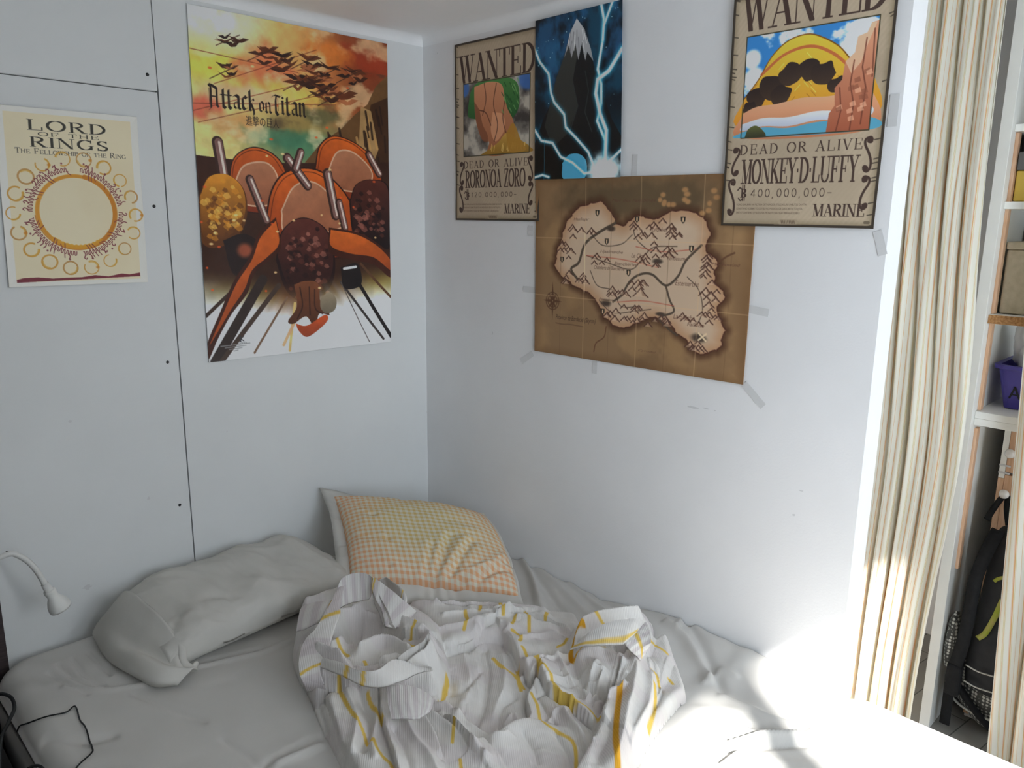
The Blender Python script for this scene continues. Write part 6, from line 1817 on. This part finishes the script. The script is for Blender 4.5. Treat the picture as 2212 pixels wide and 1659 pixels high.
M_yel = mottled('yellow_card', col(228, 198, 98), col(220, 188, 88), 6, .7, .2)
M_gry = mottled('grey_card', col(120, 120, 120), col(112, 112, 112), 6, .7, .2)
M_bei = mottled('beige_cloth_box', col(192, 182, 160), col(180, 170, 148), 60, .85, .15)
M_blk = mottled('black_plastic', col(30, 30, 31), col(38, 38, 39), 20, .45, .4)
M_red = newmat('red_plastic', col(190, 48, 36), .4, .5)
M_purple = mottled('purple_plastic', col(78, 70, 160), col(70, 62, 150), 10, .4, .5)
M_cloth = mottled('white_crumpled_cloth', col(226, 226, 226), col(214, 214, 216), 10, .9, .1)
M_knob = mottled('white_porcelain_knob', col(230, 229, 226), col(226, 225, 222), 10, .25, .5)

o = boxobj('box', (1.02, 1.30, -1.85, -1.4535, 1.7125, 1.799), M_yel, None, .004)
tag(o, 'yellow box on the second shelf from the top', 'box')
o = boxobj('box', (1.015, 1.30, -1.85, -1.4535, 1.8005, 1.851), M_gry, None, .004)
tag(o, 'flat grey box stacked on the yellow box', 'box')
dv = empty('speaker', 'black gadget with a red face on the grey box', 'speaker', None, (1.12, -1.6, 1.852))
boxobj('speaker_body', (1.035, 1.20, -1.80, -1.456, 1.8525, 1.900), M_blk, dv, .006)
boxobj('speaker_face', (1.030, 1.0355, -1.79, -1.462, 1.857, 1.896), M_blk, dv, .002)
bb = boxobj('red_panel', (1.0275, 1.0305, -1.78, -1.470, 1.865, 1.886), M_red, dv, .001)
bx_ = empty('box', 'tall beige fabric box on the chipboard-edged shelf', 'box', None, (1.15, -1.6, 1.3855))
bm = box(bmesh.new(), 1.03, 1.36, -1.80, -1.455, 1.3855, 1.575, .008)
bm_obj('box_body', bm, M_bei, bx_)
bm_obj('lid', box(bmesh.new(), 1.026, 1.364, -1.804, -1.4532, 1.575, 1.597, .005), M_bei, bx_)
rd = empty('radio', 'small grey radio with a dark dial, on the beige box', 'radio', None, (1.28, -1.6, 1.598))
boxobj('radio_body', (1.24, 1.34, -1.80, -1.4545, 1.598, 1.648), M_gry, rd, .004)
bm_obj('dial', lathe(bmesh.new(), [(0, .004), (.006, .004), (.007, 0)], (1.24, -1.47, 1.612), (-1, 0, 0), 16), M_blk, rd, True)
boxobj('display', (1.238, 1.2405, -1.60, -1.478, 1.620, 1.638), M_blk, rd)

bk_ = empty('basket', 'purple plastic basket marked A on the shelf above the backpack', 'basket', None, (1.19, -1.57, 1.0885))


def basket():
    bm_ = bmesh.new()
    def ring(cx, cy, hx, hy, z, r_, n=6):
        o_ = []
        for (sx, sy, a0) in ((1, 1, 0), (-1, 1, 90), (-1, -1, 180), (1, -1, 270)):
            for k in range(n + 1):
                a = math.radians(a0 + 90 * k / n)
                o_.append(bm_.verts.new((cx + sx * (hx - r_) + r_ * math.cos(a), cy + sy * (hy - r_) + r_ * math.sin(a), z)))
        return o_
    cx, cy = 1.19, -1.572
    rs = [ring(cx, cy, .095, .085, 1.0895, .02), ring(cx, cy, .118, .108, 1.212, .025), ring(cx, cy, .128, .1195, 1.214, .028), ring(cx, cy, .128, .1195, 1.226, .028), ring(cx, cy, .114, .104, 1.226, .024), ring(cx, cy, .090, .080, 1.094, .018)]
    for a, b in zip(rs[:-1], rs[1:]):
        for k in range(len(a)):
            bm_.faces.new((a[k], a[(k + 1) % len(a)], b[(k + 1) % len(a)], b[k]))
    bm_.faces.new(rs[0])
    bm_.faces.new(rs[-1])
    return bm_


bm_obj('basket_body', basket(), M_purple, bk_)
ty = serif('A', .10, .10, True)[1]
bm = bmesh.new()
for P in ty:
    vs = []
    for p in P:
        zz = 1.122 + p[1] * .040
        vs.append(bm.verts.new((1.19 - .095 - .023 * (zz - 1.0895) / .1225 - .0012, -1.500 - p[0] * .045, zz)))
    bm.faces.new(vs)
lt = bm_obj('letter', bm, M_blk, bk_)


def lump(name, cx, cy, cz_, rx, ry, rz, seed, mat, parent=None, rough=.35):
    n_u, n_v = 48, 32
    a, b = np.meshgrid(np.linspace(0, 2 * math.pi, n_u), np.linspace(0, math.pi, n_v))
    q = 1 + rough * (fbm(3 + 2.2 * np.cos(a) * np.sin(b) + 1.5 * np.cos(b), 3 + 2.2 * np.sin(a) * np.sin(b), seed, 4) - .5) * 2
    P = np.stack([cx + rx * q * np.cos(a) * np.sin(b), cy + ry * q * np.sin(a) * np.sin(b), cz_ + rz * q * np.cos(b)], -1)
    return P


P = lump('cloth', 1.19, -1.56, 1.232, .088, .082, .075, 3, M_cloth)
P[..., 2] = np.maximum(P[..., 2], 1.17)
P2 = lump('cloth', 1.17, -1.515, 1.29, .035, .034, .075, 5, M_cloth, None, .5)
me = grid_mesh('cloth', P, None, np.ones(P.shape), extra=[(P2, np.ones(P2.shape))])
o = link('cloth', me, M_cloth)
tag(o, 'crumpled white cloth stuffed in the purple basket', 'cloth')

cab = empty('cabinet', 'narrow white cabinet with wooden doors under the shelves', 'cabinet', None, (1.3, -1.7, 0))
CX = 1.115
boxobj('cabinet_body', (CX + .018, 1.48, -1.95, -1.500, 0, 1.030), M_inner, cab)
boxobj('stile', (CX, CX + .018, -1.5165, -1.500, .86, 1.030), M_shelfw, cab)
M_trim = newmat('brushed_steel_trim', col(190, 190, 192), .3, .5, .9)
for (z0, z1) in ((.8795, 1.030), (.02, .8745)):
    d_ = boxobj('door', (CX, CX + .018, -1.95, -1.517, z0 + .002, z1 - .002), M_wood, cab, .002)
    zk = .948 if z0 > .5 else .815
    kb = lathe(bmesh.new(), [(0, .034), (.008, .033), (.0135, .027), (.015, .020), (.0125, .012), (.006, .006), (.006, 0), (0, 0)], (CX, -1.527, zk), (-1, 0, 0), 28)
    o = bm_obj('knob', kb, M_knob, d_, True)
for zk in (.878, .902):
    boxobj('trim_strip', (CX - .0015, CX + .004, -1.530, -1.4985, zk - .003, zk + .003), M_trim, cab)
boxobj('stile', (CX, CX + .018, -1.5165, -1.500, .02, .859), M_wood, cab)

# ------------------------------------------------------------------ backpack on the knob
M_bag = mottled('black_backpack_nylon', col(46, 46, 48), col(38, 38, 40), 30, .75, .25)
bump(M_bag, 260, .15, .001, 2.0)
M_strap = mottled('black_webbing', col(26, 26, 27), col(32, 32, 33), 60, .8, .2)
M_lime = mottled('lime_piping', col(150, 160, 58), col(168, 150, 96), 30, .7, .2)
M_pale = newmat('pale_zip', col(170, 168, 160), .6, .3)
M_mesh = newmat('dotted_mesh_fabric', col(180, 180, 176), .8, .2)
tcm = nd(M_mesh, 'ShaderNodeTexCoord')
vo = nd(M_mesh, 'ShaderNodeTexVoronoi')
vo.inputs['Scale'].default_value = 85.0
vo.inputs['Randomness'].default_value = .15
lk(M_mesh, tcm.outputs['Object'], vo.inputs['Vector'])
vr = nd(M_mesh, 'ShaderNodeValToRGB')
vr.color_ramp.elements[0].position = .32
vr.color_ramp.elements[1].position = .50
vr.color_ramp.elements[0].color = col(196, 196, 190)
vr.color_ramp.elements[1].color = col(78, 78, 76)
lk(M_mesh, vo.outputs['Distance'], vr.inputs['Fac'])
lk(M_mesh, vr.outputs['Color'], bsdf(M_mesh).inputs['Base Color'])

bag = empty('backpack', 'charcoal backpack hanging from the cabinet knob behind the curtain', 'backpack', None, (1.03, -1.62, .16))


def bagbody():
    n_t, n_a = 60, 40
    zt_, zb_ = .745, .165
    t_, a = np.meshgrid(np.linspace(0, 1, n_t), np.linspace(0, 2 * math.pi, n_a), indexing='ij')
    z = zt_ + (zb_ - zt_) * t_
    yl = np.interp(t_, [0, .04, .25, .55, .8, .95, 1], [-1.57, -1.540, -1.528, -1.515, -1.505, -1.510, -1.55])
    yr = np.interp(t_, [0, .04, .3, .8, .95, 1], [-1.66, -1.74, -1.80, -1.83, -1.80, -1.70])
    dp = np.interp(t_, [0, .05, .3, .7, .95, 1], [.012, .035, .058, .072, .060, .02])
    k = .62
    ca, sa = np.cos(a), np.sin(a)
    y = (yl + yr) / 2 + (yl - yr) / 2 * np.sign(ca) * np.abs(ca) ** k
    x = 1.035 + dp * np.sign(sa) * np.abs(sa) ** k + .008 * (fbm(y * 12, z * 10, 4) - .5)
    return np.stack([x, y, z], -1)


off = np.array(bag.location)
B = bagbody()
me = grid_mesh('bag_body', B - off)
bm = bmesh.new()
bm.from_mesh(me)
bmesh.ops.remove_doubles(bm, verts=bm.verts, dist=1e-5)
bmesh.ops.holes_fill(bm, edges=[e for e in bm.edges if e.is_boundary], sides=0)
bm.to_mesh(me)
bm.free()
link('bag_body', me, M_bag, bag)


def strap(name, pts, wd, th, mat, parent, nrm=(1, 0, 0)):
    P_ = crom(pts, 8)
    bm_ = bmesh.new()
    rows_ = []
    nv = Vector(nrm)
    for i, p in enumerate(P_):
        d_ = Vector(P_[min(i + 1, len(P_) - 1)]) - Vector(P_[max(i - 1, 0)])
        s_ = d_.cross(nv).normalized() * wd / 2
        n_ = nv * th / 2
        c_ = Vector(p)
        rows_.append([bm_.verts.new(c_ + s_ + n_), bm_.verts.new(c_ - s_ + n_), bm_.verts.new(c_ - s_ - n_), bm_.verts.new(c_ + s_ - n_)])
    for r0, r1 in zip(rows_[:-1], rows_[1:]):
        for k in range(4):
            bm_.faces.new((r0[k], r0[(k + 1) % 4], r1[(k + 1) % 4], r1[k]))
    bm_.faces.new(rows_[0])
    bm_.faces.new(rows_[-1][::-1])
    return bm_obj(name, bm_, mat, parent, True)


strap('hanging_loop', [(1.05, -1.50, .735), (1.075, -1.512, .775), (1.100, -1.525, .806), (1.104, -1.536, .806), (1.075, -1.545, .775), (1.05, -1.56, .735)], .018, .004, M_strap, bag, (0.9, .1, .4))
strap('shoulder_strap', [(1.00, -1.545, .725), (.975, -1.530, .66), (.965, -1.512, .56), (.952, -1.512, .45), (.950, -1.506, .34), (.962, -1.492, .26)], .036, .012, M_strap, bag)
bm = box(bmesh.new(), 0.955, .990, -1.512, -1.468, .150, .262, .01)
bm_obj('buckle_flap', bm, M_strap, bag)
strap('loose_strap', [(.975, -1.480, .21), (.980, -1.480, .13), (.982, -1.480, .06), (.982, -1.480, .030)], .030, .004, M_strap, bag)
strap('lime_tab', [(.972, -1.590, .520), (.964, -1.578, .46), (.962, -1.560, .40), (.962, -1.542, .375)], .016, .003, M_lime, bag)
strap('lime_tab', [(.975, -1.600, .60), (.972, -1.572, .585), (.975, -1.560, .57)], .010, .003, M_lime, bag)
for zz in (.270, .215):
    strap('zip', [(.968, -1.520, zz), (.961, -1.56, zz - .004), (.959, -1.62, zz + .002)], .004, .003, M_pale, bag)

mb = empty('bag', 'grey dotted mesh bag slumped on the floor behind the backpack', 'bag', None, (1.11, -1.56, 0))
off = np.array(mb.location)
P = lump('bag', 1.14, -1.60, .155, .13, .150, .168, 6, M_mesh, None, .16)
P[..., 2] = np.maximum(P[..., 2], .004)
P[..., 1] = np.minimum(P[..., 1], -1.4445)
me = grid_mesh('bag_body', P - off)
link('bag_body', me, M_mesh, mb)
P = lump('bag', 1.00, -1.466, .315, .030, .0205, .105, 2, M_mesh, None, .14)
P[..., 1] = np.minimum(P[..., 1], -1.4445)
me = grid_mesh('bag_handle_pad', P - off)
link('bag_handle_pad', me, M_mesh, mb)
bm = bmesh.new()
tube(bm, [(1.09, -1.452, .135), (1.035, -1.48, .105), (1.012, -1.55, .09), (1.008, -1.64, .095)], .004, 8)
o = bm_obj('piping', bm, M_pale, mb, True)
bm = bmesh.new()
tube(bm, [(1.06, -1.458, .165), (1.020, -1.50, .155), (1.008, -1.56, .10), (1.012, -1.62, .05)], .012, 8)
bm_obj('strap', bm, M_strap, mb, True)
